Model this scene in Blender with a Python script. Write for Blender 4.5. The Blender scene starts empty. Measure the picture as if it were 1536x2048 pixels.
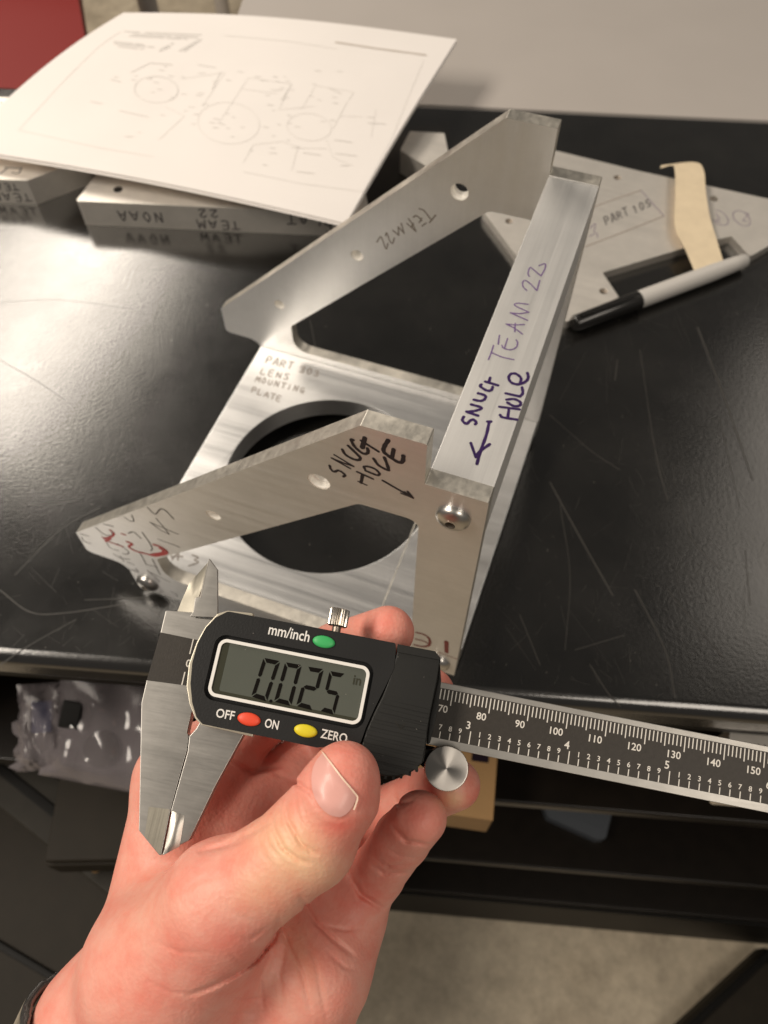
import bpy, bmesh, math, random
import numpy as np
from mathutils import Vector, Matrix
from mathutils.geometry import tessellate_polygon
random.seed(7); rng = np.random.default_rng(7)
S = bpy.context.scene
COL = S.collection
MM = 0.001
# ------------------------------------------------------------------ camera
F = 1623.6937                                   # focal length in pixels of the 1536x2048 photograph
RC = np.array([[0.94025269, 0.34047049, -0.00217265],
               [0.28884125, -0.80101799, -0.52434808],
               [-0.18026538, 0.49239214, -0.85150125]])      # world -> camera (x right, y down, z forward)
CC = np.array([15.38905, -135.49958, 385.4744])             # camera position in mm, bench top is z = 0
cd = bpy.data.cameras.new('camera'); cam = bpy.data.objects.new('camera', cd); COL.objects.link(cam)
cd.sensor_fit = 'VERTICAL'; cd.sensor_height = 36.0; cd.lens = F/2048*36.0
cd.clip_start = 0.01; cd.clip_end = 60
m = Matrix.Identity(4)
for i in range(3):
    m[i][0] = RC[0, i]; m[i][1] = -RC[1, i]; m[i][2] = -RC[2, i]; m[i][3] = CC[i]*MM
cam.matrix_world = m
cd.dof.use_dof = True; cd.dof.focus_distance = 0.213; cd.dof.aperture_fstop = 20.0
S.camera = cam
S.render.resolution_x = 768; S.render.resolution_y = 1024
# ------------------------------------------------------------------ world and lamps
w = bpy.data.worlds.new('World'); S.world = w; w.use_nodes = True
bg = w.node_tree.nodes['Background']
bg.inputs[0].default_value = (1.0, 0.93, 0.84, 1); bg.inputs[1].default_value = 0.12
def area(name, loc, size, power, aim=None, col=(1.0, 0.895, 0.77)):
    l = bpy.data.lights.new(name, 'AREA'); l.shape = 'RECTANGLE'; l.size, l.size_y = size
    l.energy = power; l.color = col
    o = bpy.data.objects.new(name, l); COL.objects.link(o); o.location = loc
    if aim is not None:
        o.rotation_euler = (Vector(aim)-Vector(loc)).to_track_quat('-Z', 'Y').to_euler()
    return o
area('ceiling_lamp', (-1.85, 1.42, 1.65), (0.62, 1.2), 37)          # its reflection is the sheen on the left of the bench
area('ceiling_lamp', (0.85, 1.55, 1.65), (0.62, 1.2), 5)
area('ceiling_lamp', (-1.30, -0.65, 1.65), (0.62, 1.2), 50)
area('ceiling_lamp', (1.05, -0.75, 1.65), (0.62, 1.2), 14)
S.view_settings.view_transform = 'Standard'; S.view_settings.look = 'None'
S.view_settings.exposure = 0.0; S.view_settings.gamma = 1.0
# ------------------------------------------------------------------ projection helpers (for laying out real geometry)
def ray(x, y): return RC.T @ np.array([(x-768)/F, (y-1024)/F, 1.0])
def on_plane(x, y, P, N):
    v = ray(x, y); P = np.asarray(P, float); N = np.asarray(N, float)
    return CC + v*(((P-CC) @ N)/(v @ N))
def at_z(x, y, z): return on_plane(x, y, (0, 0, z), (0, 0, 1))
def at_y(x, y, Y): return on_plane(x, y, (0, Y, 0), (0, 1, 0))
def depth(x, y, d): return CC + RC.T @ np.array([(x-768)/F*d, (y-1024)/F*d, d])
# ------------------------------------------------------------------ object helpers
def tag(o, label=None, cat=None, group=None, kind=None):
    if label: o['label'] = label
    if cat: o['category'] = cat
    if group: o['group'] = group
    if kind: o['kind'] = kind
    return o
def empty(name, loc=(0, 0, 0), rz=0.0, label=None, cat=None, group=None):
    o = bpy.data.objects.new(name, None); COL.objects.link(o)
    o.location = Vector(loc)*MM; o.rotation_euler = (0, 0, rz); o.empty_display_size = 0.02
    return tag(o, label, cat, group)
def link(name, me, mat, parent=None, loc=None):
    if mat is not None: me.materials.append(mat)
    o = bpy.data.objects.new(name, me); COL.objects.link(o)
    if me.get('bev'):
        md = o.modifiers.new('flat_faces', 'WEIGHTED_NORMAL'); md.mode = 'FACE_AREA'; md.weight = 100; md.keep_sharp = True
    if name in ('handwriting', 'printed_lines', 'printed_text', 'red_mark', 'scale_markings', 'zero_mark', 'unit_symbol', 'note_border', 'grip_teeth', 'arrow_mark'): o['kind'] = 'stuff'
    if parent is not None: o.parent = parent
    if loc is not None: o.location = Vector(loc)*MM
    return o
_bev = [False]
def finish(bm, name, smooth=40.0, scale=MM):
    bmesh.ops.recalc_face_normals(bm, faces=bm.faces[:])
    if scale != 1: bmesh.ops.scale(bm, vec=(scale,)*3, verts=bm.verts[:])
    if smooth:
        for f in bm.faces: f.smooth = True
        a = math.radians(smooth)
        for e in bm.edges:
            if len(e.link_faces) == 2: e.smooth = e.calc_face_angle(0) < a
            else: e.smooth = False
    me = bpy.data.meshes.new(name); bm.to_mesh(me); bm.free(); me['bev'] = _bev[0]; _bev[0] = False; return me
def bevel(bm, w, seg=2, ang=30):
    es = [e for e in bm.edges if len(e.link_faces) == 2 and e.calc_face_angle(0) > math.radians(ang)]
    if es: bmesh.ops.bevel(bm, geom=es, offset=w, segments=seg, profile=0.5, affect='EDGES', clamp_overlap=True)
    _bev[0] = True
def rounded(pts, rads, n=6):
    """round the corners of a polygon; rads = number or list"""
    N = len(pts); out = []
    if not hasattr(rads, '__len__'): rads = [rads]*N
    for i in range(N):
        p = Vector(pts[i][:2]); a = Vector(pts[i-1][:2])-p; b = Vector(pts[(i+1) % N][:2])-p; r = rads[i]
        if r <= 0: out.append(tuple(p)); continue
        la, lb = a.length, b.length; a.normalize(); b.normalize()
        ang = a.angle(b); t = min(r/math.tan(ang/2), la*.49, lb*.49); r = t*math.tan(ang/2)
        c = p+(a+b).normalized()*(r/math.sin(ang/2)); s = p+a*t-c; e = p+b*t-c
        th = s.angle(e); cr = s.x*e.y-s.y*e.x; sg = 1 if cr > 0 else -1
        for k in range(n+1):
            q = th*k/n*sg; out.append((c.x+s.x*math.cos(q)-s.y*math.sin(q), c.y+s.x*math.sin(q)+s.y*math.cos(q)))
    return out
def circle(cx, cy, r, n=32, ph=0): return [(cx+r*math.cos(2*math.pi*k/n+ph), cy+r*math.sin(2*math.pi*k/n+ph)) for k in range(n)]
def prism(outer, holes, h0, h1, f=lambda a, b, h: (a, b, h), bev=0.0, seg=2, bm=None):
    """extruded polygon with holes; f maps (a,b,h) to local xyz"""
    own = bm is None
    if own: bm = bmesh.new()
    loops = [outer]+list(holes)
    flat = [p for l in loops for p in l]
    tris = tessellate_polygon([[Vector((p[0], p[1], 0)) for p in l] for l in loops])
    lo = [bm.verts.new(f(p[0], p[1], h0)) for p in flat]; hi = [bm.verts.new(f(p[0], p[1], h1)) for p in flat]
    caps = []
    for t in tris:
        for L in (lo, hi):
            try: caps.append(bm.faces.new([L[i] for i in t]))
            except ValueError: pass
    k = 0
    for l in loops:
        n = len(l)
        for i in range(n):
            a, b = k+i, k+(i+1) % n
            bm.faces.new((lo[a], lo[b], hi[b], hi[a]))
        k += n
    bmesh.ops.recalc_face_normals(bm, faces=bm.faces[:])
    if bev > 0: bevel(bm, bev, seg)
    return bm
def boxbm(x0, x1, y0, y1, z0, z1, bev=0.0, seg=2):
    return prism([(x0, y0), (x1, y0), (x1, y1), (x0, y1)], [], z0, z1, bev=bev, seg=seg)
def lathe(prof, n=32, f=lambda x, y, z: (x, y, z), bm=None):
    """prof: (r, h) list, revolved about h"""
    if bm is None: bm = bmesh.new()
    rings = []
    for r, h in prof:
        if r < 1e-6: rings.append([bm.verts.new(f(0, 0, h))])
        else: rings.append([bm.verts.new(f(r*math.cos(2*math.pi*k/n), r*math.sin(2*math.pi*k/n), h)) for k in range(n)])
    for A, B in zip(rings, rings[1:]):
        for k in range(n):
            j = (k+1) % n
            if len(A) == 1 and len(B) == 1: continue
            if len(A) == 1: bm.faces.new((A[0], B[k], B[j]))
            elif len(B) == 1: bm.faces.new((A[k], A[j], B[0]))
            else: bm.faces.new((A[k], A[j], B[j], B[k]))
    return bm
def spline(pts, n=5):
    P = [np.asarray(p, float) for p in pts]
    if len(P) < 3: return P
    out = []
    for i in range(len(P)-1):
        p0 = P[i-1] if i else 2*P[0]-P[1]; p1, p2 = P[i], P[i+1]; p3 = P[i+2] if i+2 < len(P) else 2*P[-1]-P[-2]
        for k in range(n):
            t = k/n
            out.append(0.5*((2*p1)+(-p0+p2)*t+(2*p0-5*p1+4*p2-p3)*t*t+(-p0+3*p1-3*p2+p3)*t**3))
    out.append(P[-1]); return out
_lift = [0]
def ribbons(lines, N, wid, lift=0.05, smooth=True, bm=None):
    """ink strokes: flat strips lying on a surface with normal N. lines = list of lists of 3D points (mm)"""
    if bm is None: bm = bmesh.new()
    for li, L in enumerate(lines):
        wd = wid[li] if hasattr(wid, '__len__') else wid
        P = spline(L) if smooth else [np.asarray(p, float) for p in L]
        Q = [P[0]]
        for p in P[1:]:
            if np.linalg.norm(p-Q[-1]) > wd*0.12: Q.append(p)
        if len(Q) < 2: Q.append(Q[0]+np.array([wd*.3, 0, 0]))
        n = len(Q); T = [Q[min(i+1, n-1)]-Q[max(i-1, 0)] for i in range(n)]
        NN = N if callable(N) else (lambda p: N)
        rows = []
        def add(p, side, hw, up):
            a = bm.verts.new(p+side*hw+up); b = bm.verts.new(p-side*hw+up); rows.append((a, b))
        _lift[0] = (_lift[0]+1) % 11
        for i in range(n):
            nn = np.asarray(NN(Q[i]), float); nn = nn/np.linalg.norm(nn)
            t = T[i]/(np.linalg.norm(T[i])+1e-9); s = np.cross(nn, t); s /= np.linalg.norm(s)+1e-9
            up = nn*(lift+0.004*_lift[0]+0.0015*i)
            jit = 1+0.10*math.sin(i*1.7+li)
            if i == 0:
                for q in (-.5, -.35, -.18): add(Q[0]+t*q*wd, s, wd*math.sqrt(max(.25-q*q, .004)), up)
            add(Q[i], s, wd*.5*jit, up)
            if i == n-1:
                for q in (.18, .35, .5): add(Q[i]+t*q*wd, s, wd*math.sqrt(max(.25-q*q, .004)), up)
        for A, B in zip(rows, rows[1:]): bm.faces.new((A[0], A[1], B[1], B[0]))
    return bm
GLYPH = {  # hand-lettering, unit box, y up
 'P': [[(0,0),(0.05,1),(.6,.95),(.6,.55),(.05,.5)]], 'A': [[(0,0),(.4,1),(.75,0)],[(.15,.35),(.62,.35)]],
 'R': [[(0,0),(.05,1),(.6,.9),(.55,.55),(.05,.5)],[(.2,.5),(.7,0)]], 'T': [[(.4,0),(.4,1)],[(0,.97),(.8,1)]],
 '3': [[(.05,.9),(.5,1),(.55,.65),(.25,.52),(.6,.35),(.5,.02),(0,.08)]], '0': [[(.3,1),(.03,.6),(.2,.02),(.55,.2),(.6,.75),(.3,1)]],
 'L': [[(.05,1),(0,0),(.6,.02)]], 'E': [[(.6,1),(.05,.95),(0,.05),(.6,0)],[(.02,.5),(.5,.52)]],
 'N': [[(0,0),(.05,1)],[(.05,1),(.6,.02)],[(.6,.02),(.65,1)]], 'S': [[(.6,.9),(.25,1),(.05,.75),(.55,.35),(.4,.02),(0,.1)]],
 'M': [[(0,0),(.12,1)],[(.12,1),(.4,.3)],[(.4,.3),(.68,1)],[(.68,1),(.8,0)]], 'O': [[(.3,1),(.02,.5),(.3,0),(.62,.45),(.3,1)]],
 'U': [[(0,1),(.05,.2),(.35,0),(.6,.25),(.62,1)]], 'I': [[(.3,0),(.32,1)]], 'G': [[(.6,.85),(.25,1),(.02,.5),(.3,0),(.6,.2)],[(.35,.42),(.75,.4)],[(.6,.42),(.6,-.1)]],
 '2': [[(.02,.8),(.3,1),(.58,.72),(0,0),(.65,.05)]], '1': [[(.1,.8),(.32,1),(.32,0)]], '5': [[(.6,1),(.1,.97),(.08,.55),(.5,.5),(.5,.1),(0,.02)]],
 'K': [[(0,0),(0,1)],[(.6,1),(.05,.45),(.6,0)]], 'C': [[(.6,.9),(.25,1),(.02,.5),(.3,0),(.6,.15)]], '-': [[(.1,.5),(.6,.5)]]}
def lettering(text, org, adv, up, pos):
    """text laid from org with per-letter advance and up vectors in some 2D space, mapped to 3D by pos"""
    o, a, u = map(lambda v: np.array(v, float), (org, adv, up)); L = []
    for i, c in enumerate(text):
        for st in GLYPH.get(c, []):
            L.append([pos(*(o+a*(i+g[0]*.85)+u*g[1]*(1+.08*math.sin(i*2.3)))) for g in st])
    return L
def flat_text(body, target_w=None, target_h=None, extr=0.0):
    cu = bpy.data.curves.new('t', 'FONT'); cu.body = body; cu.size = 1; cu.resolution_u = 3; cu.extrude = extr; cu.offset = .012
    ob = bpy.data.objects.new('t', cu); COL.objects.link(ob)
    dg = bpy.context.evaluated_depsgraph_get(); me = bpy.data.meshes.new_from_object(ob.evaluated_get(dg))
    V = np.array([v.co[:] for v in me.vertices]); Fc = [tuple(p.vertices) for p in me.polygons]
    bpy.data.objects.remove(ob); bpy.data.curves.remove(cu); bpy.data.meshes.remove(me)
    mn, mx = V.min(0), V.max(0); V[:, :2] -= mn[:2]
    w_, h_ = (mx-mn)[:2]
    V[:, 0] *= (target_w/w_) if target_w else (target_h/h_)
    V[:, 1] *= (target_h/h_) if target_h else (target_w/w_)
    return V, Fc
def add_raw(bm, V, Fc):
    vs = [bm.verts.new(v) for v in V]
    for f in Fc:
        try: bm.faces.new([vs[i] for i in f])
        except ValueError: pass
# ------------------------------------------------------------------ materials
def new_mat(name):
    mt = bpy.data.materials.new(name); mt.use_nodes = True
    nt = mt.node_tree; return mt, nt, nt.nodes['Principled BSDF']
def nd(nt, typ, **kw):
    n = nt.nodes.new(typ)
    for k, v in kw.items():
        if k in n.inputs.keys(): n.inputs[k].default_value = v
        else: setattr(n, k, v)
    return n
def plain(name, col, rough=.5, metal=0.0, spec=.5, var=0.0, scale=60, bump=0.0, bscale=400, coat=0, emit=None, trans=0, alpha=1, sss=0):
    mt, nt, b = new_mat(name)
    b.inputs['Base Color'].default_value = (*col, 1); b.inputs['Roughness'].default_value = rough
    b.inputs['Metallic'].default_value = metal; b.inputs['Specular IOR Level'].default_value = spec
    b.inputs['Coat Weight'].default_value = coat; b.inputs['Transmission Weight'].default_value = trans; b.inputs['Alpha'].default_value = alpha
    tc = nd(nt, 'ShaderNodeTexCoord')
    if var > 0:
        n = nd(nt, 'ShaderNodeTexNoise', Scale=scale, Detail=6.0); nt.links.new(tc.outputs['Object'], n.inputs['Vector'])
        r = nd(nt, 'ShaderNodeMapRange'); r.inputs[3].default_value = 1-var; r.inputs[4].default_value = 1+var
        r.inputs[1].default_value = .3; r.inputs[2].default_value = .7
        nt.links.new(n.outputs['Fac'], r.inputs[0])
        mx = nd(nt, 'ShaderNodeVectorMath', operation='SCALE'); mx.inputs[0].default_value = col
        nt.links.new(r.outputs[0], mx.inputs['Scale']); nt.links.new(mx.outputs[0], b.inputs['Base Color'])
    if bump > 0:
        n2 = nd(nt, 'ShaderNodeTexNoise', Scale=bscale, Detail=4.0); nt.links.new(tc.outputs['Object'], n2.inputs['Vector'])
        bp = nd(nt, 'ShaderNodeBump', Strength=bump, Distance=.0004); nt.links.new(n2.outputs['Fac'], bp.inputs['Height'])
        nt.links.new(bp.outputs[0], b.inputs['Normal'])
    return mt
def brushed(name, col=(.79, .785, .775), rough=.32, along='X', fine=2500, coarse=25, amt=.12, bump=.25, dirt=0.0, tan=None, aniso=0.75, rot=None, tint=.08):
    """brushed metal: noise stretched along one axis drives roughness, tint and a fine bump"""
    mt, nt, b = new_mat(name); b.inputs['Metallic'].default_value = 1.0
    if tan is not None:
        tv = nd(nt, 'ShaderNodeCombineXYZ'); b.inputs['Anisotropic'].default_value = aniso
        for k in range(3): tv.inputs[k].default_value = float(tan[k])
        nt.links.new(tv.outputs[0], b.inputs['Tangent'])
    tc = nd(nt, 'ShaderNodeTexCoord'); mp = nd(nt, 'ShaderNodeMapping')
    sc = {'X': (coarse, fine, fine), 'Y': (fine, coarse, fine), 'Z': (fine, fine, coarse)}[along]
    mp.inputs['Scale'].default_value = sc
    src = tc.outputs['Object']
    if rot is not None:
        pre = nd(nt, 'ShaderNodeMapping'); pre.inputs['Rotation'].default_value = rot
        nt.links.new(src, pre.inputs['Vector']); src = pre.outputs[0]
    nt.links.new(src, mp.inputs['Vector'])
    n = nd(nt, 'ShaderNodeTexNoise', Scale=1.0, Detail=5.0, Roughness=.65); nt.links.new(mp.outputs[0], n.inputs['Vector'])
    mp2 = nd(nt, 'ShaderNodeMapping'); mp2.inputs['Scale'].default_value = tuple(v*.13 for v in sc); nt.links.new(src, mp2.inputs['Vector'])
    nb = nd(nt, 'ShaderNodeTexNoise', Scale=1.0, Detail=3.0); nt.links.new(mp2.outputs[0], nb.inputs['Vector'])
    ad = nd(nt, 'ShaderNodeMath', operation='ADD'); nt.links.new(n.outputs['Fac'], ad.inputs[0]); nt.links.new(nb.outputs['Fac'], ad.inputs[1])
    r = nd(nt, 'ShaderNodeMapRange'); r.inputs[1].default_value = .7; r.inputs[2].default_value = 1.3
    r.inputs[3].default_value = rough-amt; r.inputs[4].default_value = rough+amt
    nt.links.new(ad.outputs[0], r.inputs[0]); nt.links.new(r.outputs[0], b.inputs['Roughness'])
    sp = nd(nt, 'ShaderNodeTexNoise', Scale=55.0, Detail=8.0, Roughness=.7); nt.links.new(tc.outputs['Object'], sp.inputs['Vector'])
    cr = nd(nt, 'ShaderNodeMapRange'); cr.inputs[1].default_value = .35; cr.inputs[2].default_value = .7
    cr.inputs[3].default_value = 1.0; cr.inputs[4].default_value = 1.0-dirt
    nt.links.new(sp.outputs['Fac'], cr.inputs[0])
    r2 = nd(nt, 'ShaderNodeMapRange'); r2.inputs[1].default_value = .7; r2.inputs[2].default_value = 1.3
    r2.inputs[3].default_value = 1-tint; r2.inputs[4].default_value = 1+tint; nt.links.new(ad.outputs[0], r2.inputs[0])
    mu = nd(nt, 'ShaderNodeMath', operation='MULTIPLY'); nt.links.new(cr.outputs[0], mu.inputs[0]); nt.links.new(r2.outputs[0], mu.inputs[1])
    vm = nd(nt, 'ShaderNodeVectorMath', operation='SCALE'); vm.inputs[0].default_value = col
    nt.links.new(mu.outputs[0], vm.inputs['Scale']); nt.links.new(vm.outputs[0], b.inputs['Base Color'])
    bp = nd(nt, 'ShaderNodeBump', Strength=bump, Distance=.00006); nt.links.new(ad.outputs[0], bp.inputs['Height'])
    nt.links.new(bp.outputs[0], b.inputs['Normal'])
    return mt
KX = RC.T @ np.array([0.98160222, 0.18069585, -0.06169357]); KY = RC.T @ np.array([-0.19003682, 0.95591404, -0.22386235])
ALU_FACE = brushed('aluminium_face', along='X', rough=.40, dirt=.10, coarse=60, amt=.04, bump=.10, tint=.035, tan=(0, 0, 1), aniso=.7)
ALU_FAR = brushed('aluminium_far_face', along='Z', rough=.42, dirt=.08, coarse=60, amt=.05, bump=.10, tint=.03, tan=(1, 0, 0), aniso=.5)
ALU_EDGE = brushed('aluminium_sawn_edge', col=(.80, .76, .68), along='Y', rough=.52, dirt=.42, fine=420, coarse=260, bump=.30)
ALU_BAR = brushed('aluminium_bar', col=(.86, .85, .83), along='Y', rough=.58, dirt=.05, coarse=14, fine=1500, amt=.06, bump=.15, tint=.05, tan=(1, 0, 0), aniso=.35)
ALU_BASE = brushed('aluminium_base', along='X', rough=.42, dirt=.08, coarse=9, fine=800, amt=.08, bump=.15, tint=.06, tan=(0, 1, 0), aniso=.6)
ALU_PLATE = brushed('aluminium_sheet', col=(.90, .86, .80), along='X', rough=.58, dirt=.10, bump=.06, tint=.015, amt=.03)
STEEL = brushed('caliper_steel', col=(.42, .405, .38), along='X', rough=.43, amt=.04, dirt=.22, coarse=120, fine=1800, bump=.05, tint=.04, tan=KY, aniso=.3)
STEEL_DK = brushed('caliper_steel_ground', col=(.46, .43, .36), along='Y', rough=.38, dirt=.3, tint=.03, bump=.08, amt=.04)
STEEL_BR = brushed('caliper_steel_bright', col=(.58, .55, .50), along='Y', rough=.40, dirt=.3)
BOLT = plain('bolt_steel', (.62, .60, .57), .30, 1.0)
BOLT_DK = plain('bolt_socket', (.36, .31, .26), .45, .9)
KNURL = plain('knurled_steel', (.66, .61, .54), .25, 1.0)
INK = plain('black_marker_ink', (.012, .006, .012), .35, spec=.4)
INK_P = plain('purple_marker_ink', (.035, .014, .085), .4, spec=.4)
INK_PT = plain('faint_purple_ink', (.16, .10, .24), .5)
INK_G = plain('grey_pencil_ink', (.085, .075, .075), .5)
INK_F = plain('faded_pencil_ink', (.33, .285, .25), .55)
INK_R = plain('red_marker_ink', (.50, .035, .03), .45)
INK_RD = plain('dark_red_ink', (.17, .022, .018), .5)
PRINT = plain('printed_line_grey', (.56, .50, .44), .7)
PRINT_L = plain('printed_line_light', (.72, .69, .66), .7)
PAPER = plain('paper_white', (.84, .80, .77), .75, var=.015, scale=20)
BLK = plain('caliper_black_plastic', (.012, .012, .012), .46, spec=.30, var=.15, bump=.12, bscale=1800)
BLK_G = plain('caliper_black_grip', (.013, .013, .012), .52, spec=.28, var=.2, bump=.15, bscale=1800)
BLK_R = plain('caliper_recess_black', (.006, .006, .006), .3)
PANEL = plain('etched_black_scale', (.036, .031, .026), .46, spec=.3, var=.10, scale=900, bump=.1, bscale=2500)
WHITE = plain('white_print', (.80, .78, .74), .5)
SCALEW = plain('scale_white_print', (.70, .66, .60), .5)
LCDM = plain('lcd_glass', (.094, .102, .086), .16, spec=.30, var=.04, scale=80)
LCDE = plain('lcd_border', (.045, .046, .032), .18, spec=.3)
SEG = plain('lcd_segment', (.007, .006, .005), .25, spec=.15)
GRN = plain('green_button_rubber', (.045, .42, .12), .45)
RED = plain('red_button_rubber', (.80, .075, .03), .45)
YEL = plain('yellow_button_rubber', (.72, .60, .02), .45)
CREAM = plain('slider_edge_cream', (.60, .55, .44), .35, .4)
TAPE = plain('masking_tape', (.72, .60, .42), .7, var=.05, scale=120, bump=.2, bscale=900)
PENW = plain('marker_barrel', (.55, .53, .50), .45)
PENB = plain('marker_cap', (.010, .009, .008), .25, coat=.3)
GREYTOP = plain('grey_laminate', (.44, .405, .375), .5, var=.02, scale=15)
REDM = plain('red_plastic', (.19, .010, .008), .5, spec=.2)
CARD = plain('cardboard', (.30, .175, .07), .75, var=.05)
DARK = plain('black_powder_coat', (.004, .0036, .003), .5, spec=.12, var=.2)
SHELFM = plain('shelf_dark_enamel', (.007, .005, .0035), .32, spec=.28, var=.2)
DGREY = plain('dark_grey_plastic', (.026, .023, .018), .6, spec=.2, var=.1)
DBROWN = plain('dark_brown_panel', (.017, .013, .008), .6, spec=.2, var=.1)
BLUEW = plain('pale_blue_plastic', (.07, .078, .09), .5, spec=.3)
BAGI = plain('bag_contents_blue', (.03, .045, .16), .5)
WALLM = plain('hole_wall', (.95, .92, .86), .5, .25)
# bench top: black resin with scratches and a worn, hazy sheen
def bench_mat():
    mt, nt, b = new_mat('bench_black_resin')
    tc = nd(nt, 'ShaderNodeTexCoord'); L = nt.links.new
    n1 = nd(nt, 'ShaderNodeTexNoise', Scale=14.0, Detail=8.0, Roughness=.65); L(tc.outputs['Object'], n1.inputs['Vector'])
    n2 = nd(nt, 'ShaderNodeTexNoise', Scale=480.0, Detail=7.0, Roughness=.6); L(tc.outputs['Object'], n2.inputs['Vector'])
    r = nd(nt, 'ShaderNodeMapRange'); r.inputs[1].default_value = .3; r.inputs[2].default_value = .7; r.inputs[3].default_value = .24; r.inputs[4].default_value = .36
    L(n1.outputs['Fac'], r.inputs[0]); L(r.outputs[0], b.inputs['Roughness'])
    c = nd(nt, 'ShaderNodeValToRGB'); c.color_ramp.elements[0].position = .35; c.color_ramp.elements[0].color = (.006, .0057, .0052, 1)
    c.color_ramp.elements[1].position = .75; c.color_ramp.elements[1].color = (.013, .012, .0105, 1)
    L(n1.outputs['Fac'], c.inputs[0])
    L(c.outputs[0], b.inputs['Base Color'])
    b.inputs['Coat Weight'].default_value = .9; b.inputs['Coat IOR'].default_value = 1.75
    r5 = nd(nt, 'ShaderNodeMapRange'); r5.inputs[1].default_value = .35; r5.inputs[2].default_value = .65; r5.inputs[3].default_value = .13; r5.inputs[4].default_value = .20; L(n1.outputs['Fac'], r5.inputs[0]); L(r5.outputs[0], b.inputs['Coat Roughness'])
    bp = nd(nt, 'ShaderNodeBump', Strength=.14, Distance=.0006); L(n2.outputs['Fac'], bp.inputs['Height']); L(bp.outputs[0], b.inputs['Normal']); L(bp.outputs[0], b.inputs['Coat Normal'])
    b.inputs['Specular IOR Level'].default_value = .06
    return mt
BENCH = bench_mat()
def concrete():
    mt, nt, b = new_mat('concrete_floor'); L = nt.links.new
    tc = nd(nt, 'ShaderNodeTexCoord')
    n = nd(nt, 'ShaderNodeTexNoise', Scale=5.0, Detail=10.0, Roughness=.7); L(tc.outputs['Object'], n.inputs['Vector'])
    c = nd(nt, 'ShaderNodeValToRGB'); c.color_ramp.elements[0].position = .3; c.color_ramp.elements[0].color = (.34, .28, .20, 1)
    c.color_ramp.elements[1].position = .75; c.color_ramp.elements[1].color = (.66, .57, .43, 1)
    L(n.outputs['Fac'], c.inputs[0]); L(c.outputs[0], b.inputs['Base Color']); b.inputs['Roughness'].default_value = .5
    n4 = nd(nt, 'ShaderNodeTexNoise', Scale=38.0, Detail=8.0, Roughness=.75); L(tc.outputs['Object'], n4.inputs['Vector'])
    m4 = nd(nt, 'ShaderNodeMix', data_type='RGBA', blend_type='OVERLAY'); m4.inputs['Factor'].default_value = .55
    L(c.outputs[0], m4.inputs['A']); L(n4.outputs['Fac'], m4.inputs['B']); L(m4.outputs['Result'], b.inputs['Base Color'])
    return mt
FLOOR = concrete()
# ------------------------------------------------------------------ the setting: floor and bench
BH = 1015.0
bm = bmesh.new(); vs = [bm.verts.new((x, y, -BH)) for x, y in ((-6000, -4000), (6000, -4000), (6000, 8000), (-6000, 8000))]; bm.faces.new(vs)
tag(link('floor', finish(bm, 'floor', 0), FLOOR), kind='structure', label='worn concrete floor below the bench')
BA = math.atan(.2726); BE = np.array([math.cos(BA), math.sin(BA), 0]); BP = np.array([-math.sin(BA), math.cos(BA), 0]); BO = np.array([0, -.6, 0.0])
def bench_xy(p): q = np.asarray(p)-BO; return q @ BE, q @ BP
bench = empty('workbench', BO, BA, 'long black workbench with a scratched glossy top and open shelves under it', 'workbench')
wtop = link('worktop', finish(boxbm(-1000, 900, 0, 491, -24, 0, 7.0, 8), 'worktop'), BENCH, bench)
EDGE = plain('bench_worn_edge', (.012, .011, .010), .20, spec=1.0, coat=.8, bump=.2, bscale=500); wtop.data.materials.append(EDGE)
for p in wtop.data.polygons:
    if .15 < abs(p.normal.y) < .98 and abs(p.normal.x) < .1: p.material_index = 1
def bench_loc(x, y): a, b = bench_xy(at_z(x, y, 0)); return np.array([a, b, 0.0])
SCR = [[(1100,965),(1160,1075),(1225,1190)], [(1395,655),(1450,800),(1505,960)], [(1280,700),(1310,900),(1335,1000)], [(1270,1180),(1330,1300),(1350,1395)], [(1180,1330),(1215,1385),(1240,1412)], [(1335,1180),(1400,1260),(1450,1320)],
 [(0,1180),(60,1224),(130,1226),(250,1208)], [(0,1330),(60,1290),(150,1240)], [(30,1150),(120,1060),(200,1015)], [(0,720),(70,760),(130,800)], [(0,605),(120,600),(280,620)], [(1235,720),(1230,760)], [(1040,1230),(1080,1330)], [(620,640),(640,740)],
 [(1100,830),(1180,900),(1240,940)], [(1360,1000),(1385,1080),(1440,1140)], [(1490,1100),(1500,1210)], [(1120,1010),(1140,1150),(1130,1300)], [(170,1200),(300,1195)], [(60,1010),(160,1000)], [(1440,840),(1480,1020)], [(1150,1300),(1250,1270)]]
W0 = [1.0, 1.3, .6, .9, .7, .6, .7, .5, .5, .4, .35, .8, .5, .5, .5, .5, .8, .4, .5, .4, .5, .5]
scl = [[bench_loc(*p) for p in L_] for L_ in SCR]
for k in range(280):
    x, y = (rng.uniform(940, 1560), rng.uniform(560, 1420)) if k % 5 else (rng.uniform(0, 420), rng.uniform(950, 1310))
    an = rng.normal(1.25, .45) if k % 3 else rng.uniform(0, 3.1); ln = rng.exponential(24)+6; bd = rng.normal(0, 8)
    pts_ = [(x, y), (x+math.cos(an)*ln*.5+bd*.4, y+math.sin(an)*ln*.5), (x+math.cos(an)*ln+bd, y+math.sin(an)*ln)]
    q = [bench_loc(*p) for p in pts_]
    if min(p[1] for p in q) < 8: continue
    scl.append(q); W0.append(rng.uniform(.06, .2))
for k in range(110):   # the dense short scuffs near the front edge
    a = rng.uniform(60, 250) if k % 3 else rng.uniform(-330, -150); b = rng.uniform(7, 26); an = rng.uniform(.3, 2.8); ln = rng.uniform(2, 8)
    scl.append([np.array([a, b, 0.]), np.array([a+math.cos(an)*ln, min(b+math.sin(an)*ln, 40), 0.])]); W0.append(rng.uniform(.06, .2))
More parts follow.
